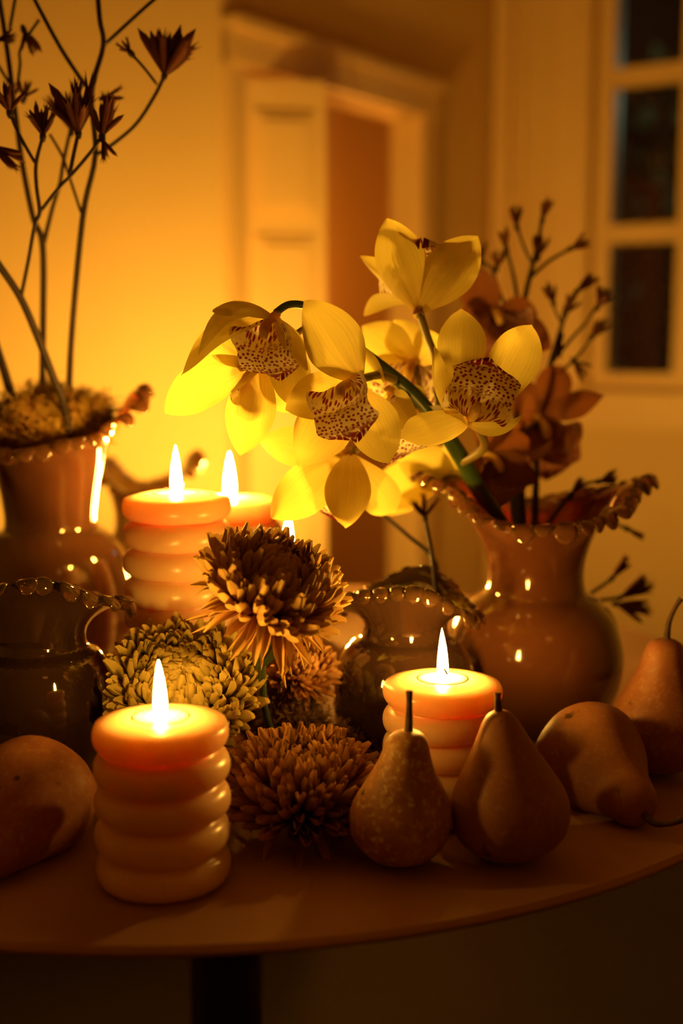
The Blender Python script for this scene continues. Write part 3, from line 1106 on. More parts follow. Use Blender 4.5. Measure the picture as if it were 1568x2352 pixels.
def mum(loc, axis, R, n, mat, label, thmin, thmax, lmin, seed, wid=0.30, reflex=115, stem_to=None, rr0=0.16, rag=0.10, incurve=(1.7, 0.9),
        extra=()):
    rng = random.Random(seed)
    loc = Vector(loc)
    axis = Vector(axis).normalized()
    root = thing('chrysanthemum', loc, label, 'flower', 'chrysanthemum heads among the candles')
    core = lathe([(0, -R * 0.17), (R * 0.10, -R * 0.14), (R * 0.17, -R * 0.03), (R * 0.15, R * 0.08), (0, R * 0.13)], 20)
    x, y = frame_of(axis)
    core = ([loc + x * v.x + y * v.y + axis * v.z for v in core[0]], core[1])
    part('flower_base', core, MT['leaf'], root)
    kinds = [(c, mum_petal_mesh('petal', c, mat, 0.22, wid * s, True)) for c in (incurve[0], (incurve[0] + incurve[1]) / 2, incurve[1]) for s in (0.85, 1.1)]
    flat = [mum_petal_mesh('petal', c, mat, 0.16, wid * 0.8, False) for c in (0.25, -0.35, -0.8)]
    ga = PI * (3 - 5 ** 0.5)
    fill = ([], [], [])
    nx = int(n * 0.75)
    for i in list(range(n)) + [-1 - q_ for q_ in range(nx)]:
        t = (i + 0.5) / n if i >= 0 else (-i - 0.5) / nx * 0.93
        th = R_(thmin + (thmax - thmin) * t ** 0.62 + rng.gauss(0, 2.5))
        ph = i * ga + rng.gauss(0, 0.08) + (0 if i >= 0 else 0.9)
        E = x * math.cos(ph) + y * math.sin(ph)
        D = (axis * math.cos(th) + E * math.sin(th)).normalized()
        Z = (axis * math.sin(th) - E * math.cos(th)).normalized()
        tw = rng.gauss(0, 0.16)
        Xv = D.cross(Z)
        Xv, Z = (Xv * math.cos(tw) + Z * math.sin(tw)), (Z * math.cos(tw) - Xv * math.sin(tw))
        L = R * (lmin + (1 - lmin) * min(1, t * 1.25) ** 0.55) * (1 - rr0) * rng.uniform(1 - rag, 1 + rag)
        deg = math.degrees(th)
        if deg > reflex:
            me = flat[rng.randrange(3)]
            L *= rng.uniform(0.68, 0.95)
        else:
            j = min(2, int(3 * (t + rng.gauss(0, 0.12)))) if t > 0 else 0
            me = kinds[max(0, j) * 2 + rng.randrange(2)][1]
        Wd = R * (0.45 + 0.68 * t ** 0.5)
        mtx = Matrix.Translation(D * R * rr0 * 0.9) @ Matrix(((Xv.x, D.x, Z.x, 0), (Xv.y, D.y, Z.y, 0), (Xv.z, D.z, Z.z, 0), (0, 0, 0, 1))) \
            @ Matrix.Diagonal((Wd, L, L, 1))
        if i >= 0:
            o = link('petal', me, None, root)
            o.matrix_local = mtx
        else:                      # petals too crowded to tell apart, one mesh
            n0 = len(fill[0])
            fill[0].extend([mtx @ v.co for v in me.vertices])
            fill[1].extend([tuple(n0 + q_ for q_ in f.vertices) for f in me.polygons])
            uvv = [None] * len(me.vertices)
            for lp in me.loops:
                uvv[lp.vertex_index] = tuple(me.uv_layers[0].data[lp.index].uv)
            fill[2].extend(uvv)
    fo = link('petal_filling', mesh('petal_filling', fill[0], fill[1], True, fill[2]), mat, root)
    fo['kind'] = 'stuff'
    for tip, wd in extra:
        tip = Vector(tip)
        D = (tip - loc)
        L = D.length
        D.normalize()
        Xv = D.cross(Vector((0, -1, 0.2))).normalized()
        Z = Xv.cross(D)
        o = link('petal', flat[rng.randrange(3)], None, root)
        o.matrix_local = Matrix.Translation(D * L * 0.12) @ Matrix(((Xv.x, D.x, Z.x, 0), (Xv.y, D.y, Z.y, 0), (Xv.z, D.z, Z.z, 0), (0, 0, 0, 1))) \
            @ Matrix.Diagonal((wd, L * 0.9, L * 0.5, 1))
    if stem_to is not None:
        s = Vector(stem_to)
        a = loc - axis * R * 0.14
        mid = (a + s) / 2 - axis * R * 0.3
        part('stem', tube([(*a, 0.0026), (*mid, 0.0024), (*s, 0.0024)], 8), MT['leaf'], root)
    return root


m1 = P(614, 1376, 0.735)
mum(m1, (0.40, -0.36, 0.84), 0.0520, 295, MT['mum_bronze'], 'bronze chrysanthemum with drooping outer petals, raised above the others', 8, 105, 0.52, 31,
    0.140, 97, (m1.x + 0.005, m1.y + 0.065, 0.02), 0.10, 0.13, (1.5, 0.8),
    [(P(655, 1578, 0.712), 0.026), (P(672, 1555, 0.715), 0.022), (P(600, 1540, 0.715), 0.026), (P(425, 1425, 0.73), 0.026),
     (P(440, 1455, 0.725), 0.024), (P(518, 1500, 0.715), 0.016), (P(770, 1470, 0.715), 0.026), (P(745, 1500, 0.71), 0.026), (P(635, 1520, 0.71), 0.028)])
m2 = P(422, 1592, 0.770)
mum(m2, (0.08, -0.66, 0.75), 0.0570, 298, MT['mum_green'], 'yellow-green chrysanthemum glowing behind the front candle', 3, 108, 0.34, 32, 0.145, 125,
    (m2.x - 0.01, m2.y + 0.03, 0.004), 0.12, 0.08, (1.8, 1.0))
m3 = P(694, 1842, 0.718)
mum(m3, (0.04, -0.22, 0.97), 0.0560, 290, MT['mum_brown'], 'brown chrysanthemum resting on the table between the front candle and the pears', 10, 99, 0.50, 33, 0.130,
    96, None, 0.10, 0.10, (1.05, 0.50))
m4 = P(686, 1540, 0.828)
mum(m4, (0.35, -0.50, 0.78), 0.0310, 170, MT['mum_rose'], 'rosy chrysanthemum tucked behind the bronze one above the moss', 5, 110, 0.4, 34, 0.15, 105,
    (m4.x - 0.005, m4.y + 0.03, 0.01), 0.12, 0.10, (1.3, 0.7))
# leaves under the bronze head
lf = thing('flower_leaf', P(598, 1500, 0.765), 'dark green leaf under the bronze chrysanthemum', 'leaf')


# ------------------------------------------------------------------ orchids
PROF = [(0, 0.22), (0.12, 0.46), (0.3, 0.80), (0.52, 1.0), (0.72, 0.88), (0.87, 0.56), (0.96, 0.24), (1.0, 0.03)]


def sheet(base, tip, width, nhint, cup=0.18, bow=0.12, curl=0.0, ripple=0.055, twist=0.0, seed=0, prof=PROF, nu=20, nv=12, ridge=0.035):
    base, tip = Vector(base), Vector(tip)
    ax = tip - base
    L = ax.length
    d = ax / L
    nrm = Vector(nhint)
    nrm = (nrm - d * nrm.dot(d)).normalized()
    sd = d.cross(nrm)
    V, Fc, UV = [], [], []
    rng = random.Random(seed)
    ph1, ph2 = rng.uniform(0, 6), rng.uniform(0, 6)
    for i in range(nu + 1):
        u = i / nu
        wv = width * max(0.02, interp(prof, u)) / 2
        tw = twist * (u - 0.3)
        s2 = sd * math.cos(tw) + nrm * math.sin(tw)
        n2 = nrm * math.cos(tw) - sd * math.sin(tw)
        cpt = base + d * (u * L) + nrm * (bow * L * 4 * u * (1 - u) - curl * L * max(0, u - 0.6) ** 2 * 4)
        for k in range(nv + 1):
            v = 2 * k / nv - 1
            rp = ripple * width * abs(v) ** 2 * math.sin(9 * u + (ph1 if v > 0 else ph2)) * u
            bb = cup * wv * v * v * 1.6 - ridge * width * math.exp(-(v / 0.14) ** 2) * (1 - u) + rp
            V.append(cpt + s2 * (wv * v) + n2 * bb)
            UV.append((k / nv, u))
    for i in range(nu):
        for k in range(nv):
            a = i * (nv + 1) + k
            Fc.append((a, a + 1, a + nv + 2, a + nv + 1))
    return V, Fc, UV


def lip_geo(o, Fv, Uv, S):
    """three-lobed lip: trough with raised side lobes, then a ruffled tongue that turns down"""
    o = Vector(o)
    Fv = Vector(Fv).normalized()
    Uv = Vector(Uv)
    Uv = (Uv - Fv * Uv.dot(Fv)).normalized()
    Sv = Fv.cross(Uv)
    cx = [(0, 0.0), (0.25, 0.30), (0.5, 0.62), (0.65, 0.82), (0.8, 0.92), (0.92, 0.90), (1, 0.80)]
    cz = [(0, 0.0), (0.25, -0.14), (0.5, -0.20), (0.65, -0.27), (0.8, -0.48), (0.92, -0.72), (1, -0.86)]
    hw = [(0, 0.14), (0.12, 0.46), (0.35, 0.90), (0.47, 0.86), (0.58, 0.70), (0.68, 0.68), (0.8, 0.74), (0.92, 0.56), (0.97, 0.36), (1, 0.06)]
    cv = [(0, 2.0), (0.3, 1.5), (0.5, 0.9), (0.62, 0.35), (0.75, -0.3), (1, -0.6)]
    nu, nv = 34, 26
    V, Fc, UV = [], [], []
    for i in range(nu + 1):
        u = i / nu
        e = 0.01
        x, z = interp(cx, u), interp(cz, u)
        tx, tz = interp(cx, min(1, u + e)) - interp(cx, max(0, u - e)), interp(cz, min(1, u + e)) - interp(cz, max(0, u - e))
        l = math.hypot(tx, tz)
        nx, nz = -tz / l, tx / l
        h, a = interp(hw, u), interp(cv, u)
        for k in range(nv + 1):
            v = 2 * k / nv - 1
            if abs(a) < 0.02:
                sx, sn = h * v, 0
            else:
                sx, sn = h / a * math.sin(a * v), h / a * (1 - math.cos(a * v))
            edge = abs(v) ** 3
            mid = max(0, (u - 0.55) / 0.45)
            ruf = (0.06 * math.sin(15 * u + 2.5 * v) * edge + 0.10 * mid * math.sin(7 * v + 1) * max(edge, u ** 8))
            if u < 0.55:
                ruf = 0.05 * math.sin(20 * u) * edge
            # two ridges down the middle
            keel = 0.05 * math.exp(-((abs(v) - 0.10) / 0.06) ** 2) * (1 if u < 0.7 else max(0, 1 - (u - 0.7) * 8))
            px_, pz_ = x + nx * (sn + ruf + keel), z + nz * (sn + ruf + keel)
            V.append(o + Fv * px_ * S + Uv * pz_ * S + Sv * sx * S)
            UV.append((0.5 + sx * 0.55 if u > 0.5 else 0.5 + h * v * 0.55, u * 1.0))
    for i in range(nu):
        for k in range(nv):
            a = i * (nv + 1) + k
            Fc.append((a, a + 1, a + nv + 2, a + nv + 1))
    return V, Fc, UV


CAMP = Vector((0, 0, CAM_H))


def orchid(root, ctr, petals, lip=None, pedicel=None, shaded=False, seed=0):
    """ctr=(px,py,Y); petals=[(px,py,Y,width_px,{opts})]; lip=(F,U,size,offset)"""
    pmat = MT['orchid_shaded'] if shaded else MT['orchid']
    c = P(*ctr)
    geos = []
    Fd = Vector(lip[0]).normalized() if lip else (CAMP - c).normalized()
    if lip:
        U = Vector(lip[1])
        U = (U - Fd * U.dot(Fd)).normalized()
        S = lip[2]
        o = c + Fd * S * (lip[3] if len(lip) > 3 else 0.05)
        # arched column over the throat
        geos.append(tube([(*(c - Fd * S * 0.1), S * 0.10), (*(o + Fd * S * 0.22 + U * S * 0.16), S * 0.10), (*(o + Fd * S * 0.45 + U * S * 0.15), S * 0.11),
                          (*(o + Fd * S * 0.60 + U * S * 0.05), S * 0.07)], 10, 4))
    else:
        geos.append(tube([(*(c - Fd * 0.006), 0.004), (*(c + Fd * 0.004), 0.005), (*(c + Fd * 0.010), 0.003)], 10, 4))
    fl = part('flower', join(*geos), MT['column'], root)
    if pedicel:
        pts = [(*P(p[0], p[1], p[2]), p[3]) for p in pedicel]
        part('pedicel', tube(pts, 8, 5), MT['pale_stem'], root, parent=fl)
    for i, pt_ in enumerate(petals):
        px, py, Y, wpx = pt_[:4]
        op = dict(pt_[4]) if len(pt_) > 4 else {}
        b = op.pop('base', None)
        base = P(*b) if b else c
        tip = P(px, py, Y)
        nh = op.pop('n', None)
        nh = Vector(nh) if nh else (CAMP - (base + tip) / 2)
        part('petal', sheet(base, tip, M(wpx, Y), nh, seed=seed * 10 + i, **op), pmat, root, parent=fl)
    if lip:
        part('lip', lip_geo(o, Fd, U, S), MT['lip_shaded'] if shaded else MT['lip'], root, parent=fl)
    return fl


sp = thing('orchid_spray', VR, 'arching spray of yellow orchids with maroon-spotted lips in the milky vase', 'orchid')
main = [(*P(1196, 1330, 0.935), 0.0060), (*P(1150, 1205, 0.92), 0.0060), (*P(1105, 1135, 0.90), 0.0060), (*P(1055, 1045, 0.875), 0.0058),
        (*P(1000, 965, 0.845), 0.0050), (*P(945, 900, 0.83), 0.0046), (*P(870, 838, 0.815), 0.0040), (*P(800, 782, 0.805), 0.0033),
        (*P(740, 722, 0.795), 0.0027), (*P(700, 702, 0.785), 0.0024), (*P(662, 700, 0.778), 0.0023), (*P(634, 718, 0.77), 0.0023)]
part('stem', tube(main, 12, 6), MT['green_stem'], sp)

# end flower, hood down
orchid(sp, (632, 730, 0.768), [
    (488, 712, 0.745, 78, dict(bow=0.16, cup=-0.25, n=(0.1, -0.5, 0.9), ripple=0.06)),
    (452, 806, 0.752, 62, dict(bow=0.22, cup=0.3, n=(-0.5, -0.7, 0.6), curl=0.1)),
    (416, 862, 0.775, 84, dict(bow=0.14, cup=0.1, n=(-0.4, -0.6, 0.7))),
    (706, 850, 0.748, 66, dict(bow=0.14, cup=-0.3, n=(0.5, -0.8, 0.3), twist=0.6)),
    (688, 940, 0.785, 92, dict(cup=0.2, bow=0.06)),
], lip=((-0.30, -0.62, -0.72), (-0.35, -0.55, 0.62), 0.029), seed=1)
# flower hanging behind it, open towards the flames
orchid(sp, (600, 838, 0.800), [
    (380, 950, 0.79, 132, dict(bow=0.10, cup=0.15, n=(-0.2, -0.8, 0.5))),
    (552, 1046, 0.785, 112, dict(bow=0.08, cup=0.25, ridge=0.04)),
    (690, 944, 0.80, 95, dict(bow=0.06, cup=0.15)),
    (470, 770, 0.81, 80, dict()),
], lip=((-0.75, 0.25, -0.55), (-0.3, -0.6, 0.7), 0.032), pedicel=[(600, 838, 0.80, 0.002), (650, 790, 0.80, 0.002), (740, 725, 0.795, 0.002)], seed=2)
# central flower
orchid(sp, (822, 872, 0.775), [
    (702, 690, 0.748, 134, dict(bow=0.10, cup=0.12, twist=-0.3)),
    (655, 940, 0.756, 106, dict(bow=0.10, cup=-0.18)),
    (683, 1068, 0.748, 132, dict(bow=0.03, cup=0.12, base=(798, 905, 0.79))),
    (893, 1064, 0.748, 122, dict(bow=0.03, cup=0.10, base=(826, 895, 0.79))),
    (806, 786, 0.785, 46, dict(bow=0.05, cup=0.7, base=(880, 880, 0.79))),
], lip=((-0.30, -0.86, -0.30), (-0.45, -0.20, 0.85), 0.0285, 0.55), pedicel=[(822, 872, 0.778, 0.0025), (870, 862, 0.79, 0.0028), (905, 872, 0.81, 0.0028)], seed=3)
# right flower, turned upwards
orchid(sp, (1080, 958, 0.790), [
    (1060, 710, 0.81, 108, dict(bow=0.07, cup=0.15, base=(1060, 900, 0.80))),
    (1221, 746, 0.81, 112, dict(bow=0.12, cup=0.2, base=(1120, 950, 0.795))),
    (996, 796, 0.775, 66, dict(bow=-0.12, cup=0.4, n=(0.8, -0.6, 0.1), base=(1050, 985, 0.785))),
    (921, 1008, 0.755, 102, dict(bow=0.10, cup=-0.2, n=(0.1, -0.7, 0.7))),
    (1203, 962, 0.765, 62, dict(bow=-0.06, cup=-0.3, n=(0.1, -0.6, 0.8), curl=-0.15, base=(1070, 970, 0.785))),
], lip=((0.16, -0.72, 0.52), (-0.25, -0.62, -0.74), 0.030), pedicel=[(1080, 960, 0.79, 0.003), (1100, 985, 0.81, 0.003), (1110, 1030, 0.84, 0.003), (1062, 1062, 0.875, 0.0028)], seed=4)
# top flower seen from behind
orchid(sp, (960, 712, 0.840), [
    (888, 502, 0.835, 112, dict(bow=0.14, cup=-0.25)),
    (1097, 543, 0.83, 118, dict(bow=0.14, cup=-0.22, ripple=0.05)),
    (827, 588, 0.865, 52, dict(bow=-0.10, cup=-0.5, n=(-0.7, -0.7, 0.1))),
    (836, 722, 0.885, 66, dict(bow=-0.12, cup=-0.2, n=(0, -0.6, -0.8), ripple=0.07)),
    (1066, 660, 0.885, 70, dict(bow=-0.12, cup=0.2, n=(0.2, -0.6, -0.8), ripple=0.07)),
], lip=((0.03, 0.55, 0.83), (0, 0.83, -0.55), 0.036), pedicel=[(960, 712, 0.84, 0.0032), (980, 770, 0.842, 0.0028), (1002, 840, 0.845, 0.0028), (1006, 965, 0.846, 0.003)], seed=5)
# lower flower facing the flames
orchid(sp, (800, 1045, 0.830), [
    (595, 1012, 0.845, 92, dict(bow=0.10, cup=-0.2)),
    (624, 1190, 0.805, 116, dict(bow=0.12, cup=-0.15, base=(790, 1050, 0.83))),
    (792, 1212, 0.800, 108, dict(bow=0.16, cup=-0.2, base=(805, 1040, 0.83))),
    (905, 1180, 0.86, 90, dict(bow=0.10)),
], lip=((-0.5, 0.45, -0.74), (-0.5, 0.4, 0.6), 0.036), pedicel=[(800, 1045, 0.83, 0.0026), (850, 1010, 0.835, 0.0026), (955, 930, 0.835, 0.0026)], seed=6)
# flower behind the stem, upper middle
orchid(sp, (950, 838, 0.905), [
    (832, 748, 0.90, 100, dict(bow=0.1)), (830, 880, 0.90, 92, dict(bow=0.1)), (905, 735, 0.91, 90, dict()), (1010, 770, 0.92, 90, dict()),
    (900, 930, 0.91, 84, dict()),
], lip=((-0.25, -0.80, -0.50), (0, -0.5, 0.85), 0.036), pedicel=[(950, 838, 0.905, 0.0025), (960, 880, 0.88, 0.0025), (960, 920, 0.84, 0.0025)], seed=7)
# flower between the central and right ones, turned away to the right
orchid(sp, (895, 905, 0.835), [
    (958, 985, 0.80, 84, dict(bow=0.1, n=(-0.5, -0.8, 0.2))), (985, 930, 0.84, 70, dict()), (880, 1010, 0.83, 80, dict()),
], lip=((0.42, -0.55, -0.72), (0.4, -0.3, 0.8), 0.036), seed=8)
# lowest flower next to the vase rim
orchid(sp, (1005, 1110, 0.965), [
    (902, 1012, 0.945, 104, dict(bow=0.12, base=(1045, 1120, 0.965))), (848, 1120, 0.95, 108, dict(bow=0.1)), (885, 1182, 0.95, 46, dict(bow=0.1)),
    (1060, 1030, 0.97, 90, dict()),
], pedicel=[(1005, 1110, 0.965, 0.0025), (1040, 1090, 0.94, 0.0025), (1085, 1100, 0.888, 0.0025)], seed=9)

# spray behind, its petals and lips coloured dark to stand for shade
s2 = thing('orchid_spray', VR + Vector((0.012, 0.012, 0)), 'orchid spray in dark brown-red with shade put into its colour, beside the window, in the milky vase', 'orchid')
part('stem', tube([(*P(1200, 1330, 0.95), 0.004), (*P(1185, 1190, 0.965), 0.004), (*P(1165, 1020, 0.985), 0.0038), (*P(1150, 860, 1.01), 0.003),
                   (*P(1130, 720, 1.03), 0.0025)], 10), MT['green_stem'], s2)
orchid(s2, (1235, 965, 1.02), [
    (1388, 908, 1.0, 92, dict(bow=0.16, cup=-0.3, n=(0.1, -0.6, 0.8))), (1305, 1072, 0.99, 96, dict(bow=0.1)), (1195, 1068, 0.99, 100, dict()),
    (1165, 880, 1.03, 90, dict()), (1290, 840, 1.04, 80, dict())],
    lip=((0.2, -0.75, -0.6), (0, -0.4, 0.9), 0.038), pedicel=[(1235, 965, 1.02, 0.0025), (1205, 990, 1.0, 0.0025), (1165, 1010, 0.985, 0.0025)], shaded=True, seed=11)
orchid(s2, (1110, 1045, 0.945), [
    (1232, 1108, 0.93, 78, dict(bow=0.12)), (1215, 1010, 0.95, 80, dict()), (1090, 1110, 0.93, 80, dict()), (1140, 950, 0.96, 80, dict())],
    lip=((0.5, -0.6, -0.6), (0.2, -0.4, 0.9), 0.034), pedicel=[(1110, 1045, 0.945, 0.0025), (1140, 1050, 0.96, 0.0025), (1170, 1060, 0.98, 0.0025)], shaded=True, seed=12)
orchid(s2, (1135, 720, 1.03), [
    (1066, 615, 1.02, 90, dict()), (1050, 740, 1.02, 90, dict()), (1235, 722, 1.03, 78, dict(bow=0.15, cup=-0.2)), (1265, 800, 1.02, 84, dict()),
    (1150, 830, 1.02, 90, dict())], lip=((0.1, -0.85, -0.4), (0, -0.3, 0.9), 0.036), shaded=True, seed=13)


# ------------------------------------------------------------------ kangaroo paw branches
def floret_mesh(curve, open_, mat):
    V, Fc, UV = [], [], []
    sides = 7
    prof = [(0, 0.05), (0.12, 0.075), (0.35, 0.11), (0.6, 0.125), (0.8, 0.105)]
    for i, (t, r) in enumerate(prof):
        zc = curve * t * t
        for k in range(sides):
            a = 2 * PI * k / sides
            V.append((r * math.cos(a), t, zc + r * math.sin(a)))
            UV.append((k / sides, t))
    for i in range(len(prof) - 1):
        for k in range(sides):
            k2 = (k + 1) % sides
            Fc.append((i * sides + k, i * sides + k2, (i + 1) * sides + k2, (i + 1) * sides + k))
    b = (len(prof) - 1) * sides
    if open_:
        for k in range(sides):
            a0, a1 = 2 * PI * k / sides, 2 * PI * (k + 1) / sides
            am = (a0 + a1) / 2
            V.append((0.22 * math.cos(am), 1.05, curve * 1.1 + 0.22 * math.sin(am)))
            UV.append((k / sides, 1))
            Fc.append((b + k, b + (k + 1) % sides, len(V) - 1))
    else:
        V.append((0, 1.0, curve))
        UV.append((0.5, 1))
        for k in range(sides):
            Fc.append((b + k, b + (k + 1) % sides, len(V) - 1))
    me = mesh('floret', V, Fc, True, UV)
    me.materials.append(mat)
    return me


FLOR = [floret_mesh(c, op, MT['paw']) for c in (0.10, 0.25, -0.15) for op in (True, False)]


def paw_branch(base, label, stems, heads, seed, group, wood='paw_stem'):
    """stems: polylines of (px,py,Y,r); heads: (px,py,Y, aim_px, aim_py, n, len_m, spread)"""
    rng = random.Random(seed)
    root = thing('kangaroo_paw_branch', base, label, 'branch', group)
    part('stem', join(*[tube([(*P(a, b_, y), r) for a, b_, y, r in s], 8, 5) for s in stems]), MT[wood], root)
    for (px, py, Y, ax, ay, n, ln, spr) in heads:
        c = P(px, py, Y)
        d = (P(ax, ay, Y - 0.002) - c).normalized()
        hub = part('flower_head', tube([(*(c - d * 0.004), 0.0016), (*c, 0.0024), (*(c + d * 0.003), 0.0014)], 7, 3), MT[wood], root)
        x, y = frame_of(d, Vector((0.2, 0.9, 0.3)))
        for i in range(n):
            a = 2 * PI * i / n + rng.uniform(-0.4, 0.4)
            s = spr * rng.uniform(0.05, 1.0)
            D = (d + (x * math.cos(a) + y * math.sin(a)) * s).normalized()
            Z = (d - D * d.dot(D))
            Z = Z.normalized() if Z.length > 1e-3 else x
            Xv = D.cross(Z)
            L = ln * rng.uniform(0.75, 1.12)
            o = link('floret', FLOR[rng.randrange(6)], None, hub)
            o.matrix_local = Matrix.Translation(c - root.location + D * 0.001) @ Matrix(
                ((Xv.x, D.x, Z.x, 0), (Xv.y, D.y, Z.y, 0), (Xv.z, D.z, Z.z, 0), (0, 0, 0, 1))) @ Matrix.Diagonal((L * 0.75, L, L * 0.75, 1))
    return root


GL, GR = 'branches in the moss-filled vase', 'branches in the orchid vase'
vb = VL + Vector((0, 0, 0.17))
paw_branch(vb + Vector((0.015, 0, 0)), 'straight dark branch with one flower head reaching right, standing in the moss', [
    [(158, 1010, 0.99, 0.0026), (158, 935, 0.985, 0.0026), (164, 780, 0.97, 0.0024), (190, 500, 0.945, 0.0022), (219, 355, 0.93, 0.0020),
     (210, 215, 0.925, 0.0020), (237, 106, 0.925, 0.0018), (229, 45, 0.92, 0.0018), (222, -40, 0.92, 0.0018)],
    [(237, 106, 0.925, 0.0015), (330, 20, 0.92, 0.0014), (400, -40, 0.92, 0.0013)],
    [(205, 210, 0.925, 0.0015), (139, 110, 0.92, 0.0015), (72, -15, 0.92, 0.0014)],
    [(190, 500, 0.945, 0.0012), (159, 405, 0.94, 0.0011), (143, 358, 0.935, 0.0011), (114, 308, 0.93, 0.0010)],
    [(219, 358, 0.93, 0.0016), (265, 327, 0.925, 0.0015), (315, 282, 0.92, 0.0014), (358, 215, 0.915, 0.0014), (378, 172, 0.91, 0.0014)],
    [(361, 195, 0.915, 0.0011), (330, 155, 0.91, 0.0011), (300, 122, 0.908, 0.0011)]],
    [(378, 172, 0.91, 405, 80, 17, 0.034, 1.25), (300, 122, 0.908, 278, 95, 5, 0.011, 0.9), (240, 225, 0.925, 275, 215, 6, 0.014, 0.8)], 41, GL)
paw_branch(vb + Vector((-0.012, 0.004, 0)), 'forked dark branch bending left near the wall, standing in the moss', [
    [(96, 1000, 1.0, 0.0026), (97, 880, 0.995, 0.0026), (99, 740, 0.985, 0.0026), (98, 564, 0.97, 0.0025), (76, 500, 0.965, 0.0022), (52, 380, 0.96, 0.0021),
     (38, 280, 0.955, 0.0020), (18, 125, 0.95, 0.0019), (-4, -20, 0.95, 0.0018)],
    [(99, 566, 0.97, 0.0018), (120, 480, 0.965, 0.0016), (138, 420, 0.96, 0.0015), (146, 370, 0.955, 0.0014), (164, 290, 0.95, 0.0013)],
    [(38, 215, 0.955, 0.0012), (46, 150, 0.95, 0.0012), (48, 110, 0.945, 0.0011), (90, 45, 0.94, 0.0011)],
    [(20, 80, 0.95, 0.0013), (38, -20, 0.95, 0.0012)],
    [(30, 205, 0.955, 0.0012), (-10, 140, 0.95, 0.0012)]],
    [(164, 300, 0.95, 150, 190, 12, 0.026, 0.8), (55, 70, 0.945, 75, 130, 6, 0.018, 0.7), (-8, 92, 0.93, 35, 85, 6, 0.014, 0.5),
     (55, 225, 0.94, 62, 195, 7, 0.013, 0.9)], 42, GL)
paw_branch(vb + Vector((0.005, -0.012, 0)), 'leaning dark branch with russet blossoms above the moss', [
    [(162, 1005, 0.96, 0.0030), (150, 938, 0.955, 0.0030), (120, 860, 0.945, 0.0030), (85, 770, 0.93, 0.0028), (46, 682, 0.915, 0.0026), (-5, 605, 0.90, 0.0026), (-70, 510, 0.885, 0.0024), (-120, 400, 0.875, 0.0020)],
    [(48, 684, 0.915, 0.0016), (65, 600, 0.90, 0.0015), (80, 517, 0.89, 0.0015), (91, 487, 0.885, 0.0015), (84, 430, 0.88, 0.0014), (83, 375, 0.875, 0.0014), (98, 315, 0.87, 0.0013)],
    [(92, 487, 0.885, 0.0014), (133, 434, 0.88, 0.0013), (170, 395, 0.875, 0.0013), (212, 345, 0.87, 0.0013), (235, 312, 0.865, 0.0012)],
    [(83, 378, 0.875, 0.0012), (58, 335, 0.872, 0.0012), (36, 292, 0.87, 0.0012), (22, 258, 0.868, 0.0011)],
    [(160, 402, 0.875, 0.0014), (168, 360, 0.872, 0.0014), (180, 305, 0.868, 0.0013)]],
    [(180, 305, 0.868, 175, 200, 16, 0.033, 1.3), (235, 312, 0.865, 245, 250, 10, 0.025, 1.3), (98, 312, 0.87, 100, 260, 8, 0.021, 1.1),
     (22, 258, 0.868, 15, 210, 10, 0.020, 1.2), (235, 318, 0.865, 250, 370, 3, 0.016, 0.4), (-12, 335, 0.87, 15, 365, 6, 0.020, 0.7)], 43, GL)
paw_branch(vb + Vector((-0.03, 0.0, 0)), 'short bent dark stem at the left rim of the mossy vase', [
    [(60, 1000, 0.985, 0.0028), (32, 915, 0.98, 0.0028), (8, 840, 0.97, 0.0027), (-12, 780, 0.96, 0.0026), (-45, 680, 0.95, 0.0025), (-90, 520, 0.935, 0.002)],
    [(20, 905, 1.0, 0.0022), (2, 840, 1.0, 0.0022), (-20, 760, 1.0, 0.002), (-70, 640, 1.0, 0.0016)]], [(-90, 520, 0.935, -98, 480, 6, 0.022, 0.7)], 44, GL)

vrb = VR + Vector((0, 0, 0.14))
paw_branch(vrb + Vector((0.004, 0.02, 0)), 'dark branched sprig with bud tips standing up beside the window', [
    [(1205, 1280, 0.96, 0.003), (1195, 1100, 0.99, 0.003), (1180, 900, 1.03, 0.0028), (1195, 740, 1.05, 0.0026), (1215, 640, 1.06, 0.0022), (1228, 590, 1.06, 0.002),
     (1238, 540, 1.06, 0.0016), (1245, 500, 1.06, 0.0014)],
    [(1215, 640, 1.06, 0.0016), (1260, 600, 1.06, 0.0015), (1312, 570, 1.06, 0.0013)],
    [(1195, 740, 1.05, 0.0018), (1180, 640, 1.05, 0.0016), (1162, 570, 1.05, 0.0013)],
    [(1222, 610, 1.06, 0.0014), (1200, 560, 1.06, 0.0013), (1187, 520, 1.06, 0.0012)],
    [(1185, 760, 1.05, 0.0016), (1150, 680, 1.05, 0.0014), (1128, 610, 1.05, 0.0012)],
    [(1128, 615, 1.05, 0.0011), (1105, 600, 1.05, 0.001)]],
    [(1245, 505, 1.06, 1250, 470, 6, 0.017, 0.5), (1187, 522, 1.06, 1180, 495, 6, 0.016, 0.5), (1162, 572, 1.05, 1158, 540, 6, 0.017, 0.5),
     (1310, 571, 1.06, 1335, 560, 6, 0.016, 0.5), (1235, 590, 1.06, 1238, 560, 8, 0.018, 0.7), (1140, 615, 1.05, 1145, 585, 6, 0.016, 0.7),
     (1105, 602, 1.05, 1098, 580, 6, 0.016, 0.8)], 45, GR)
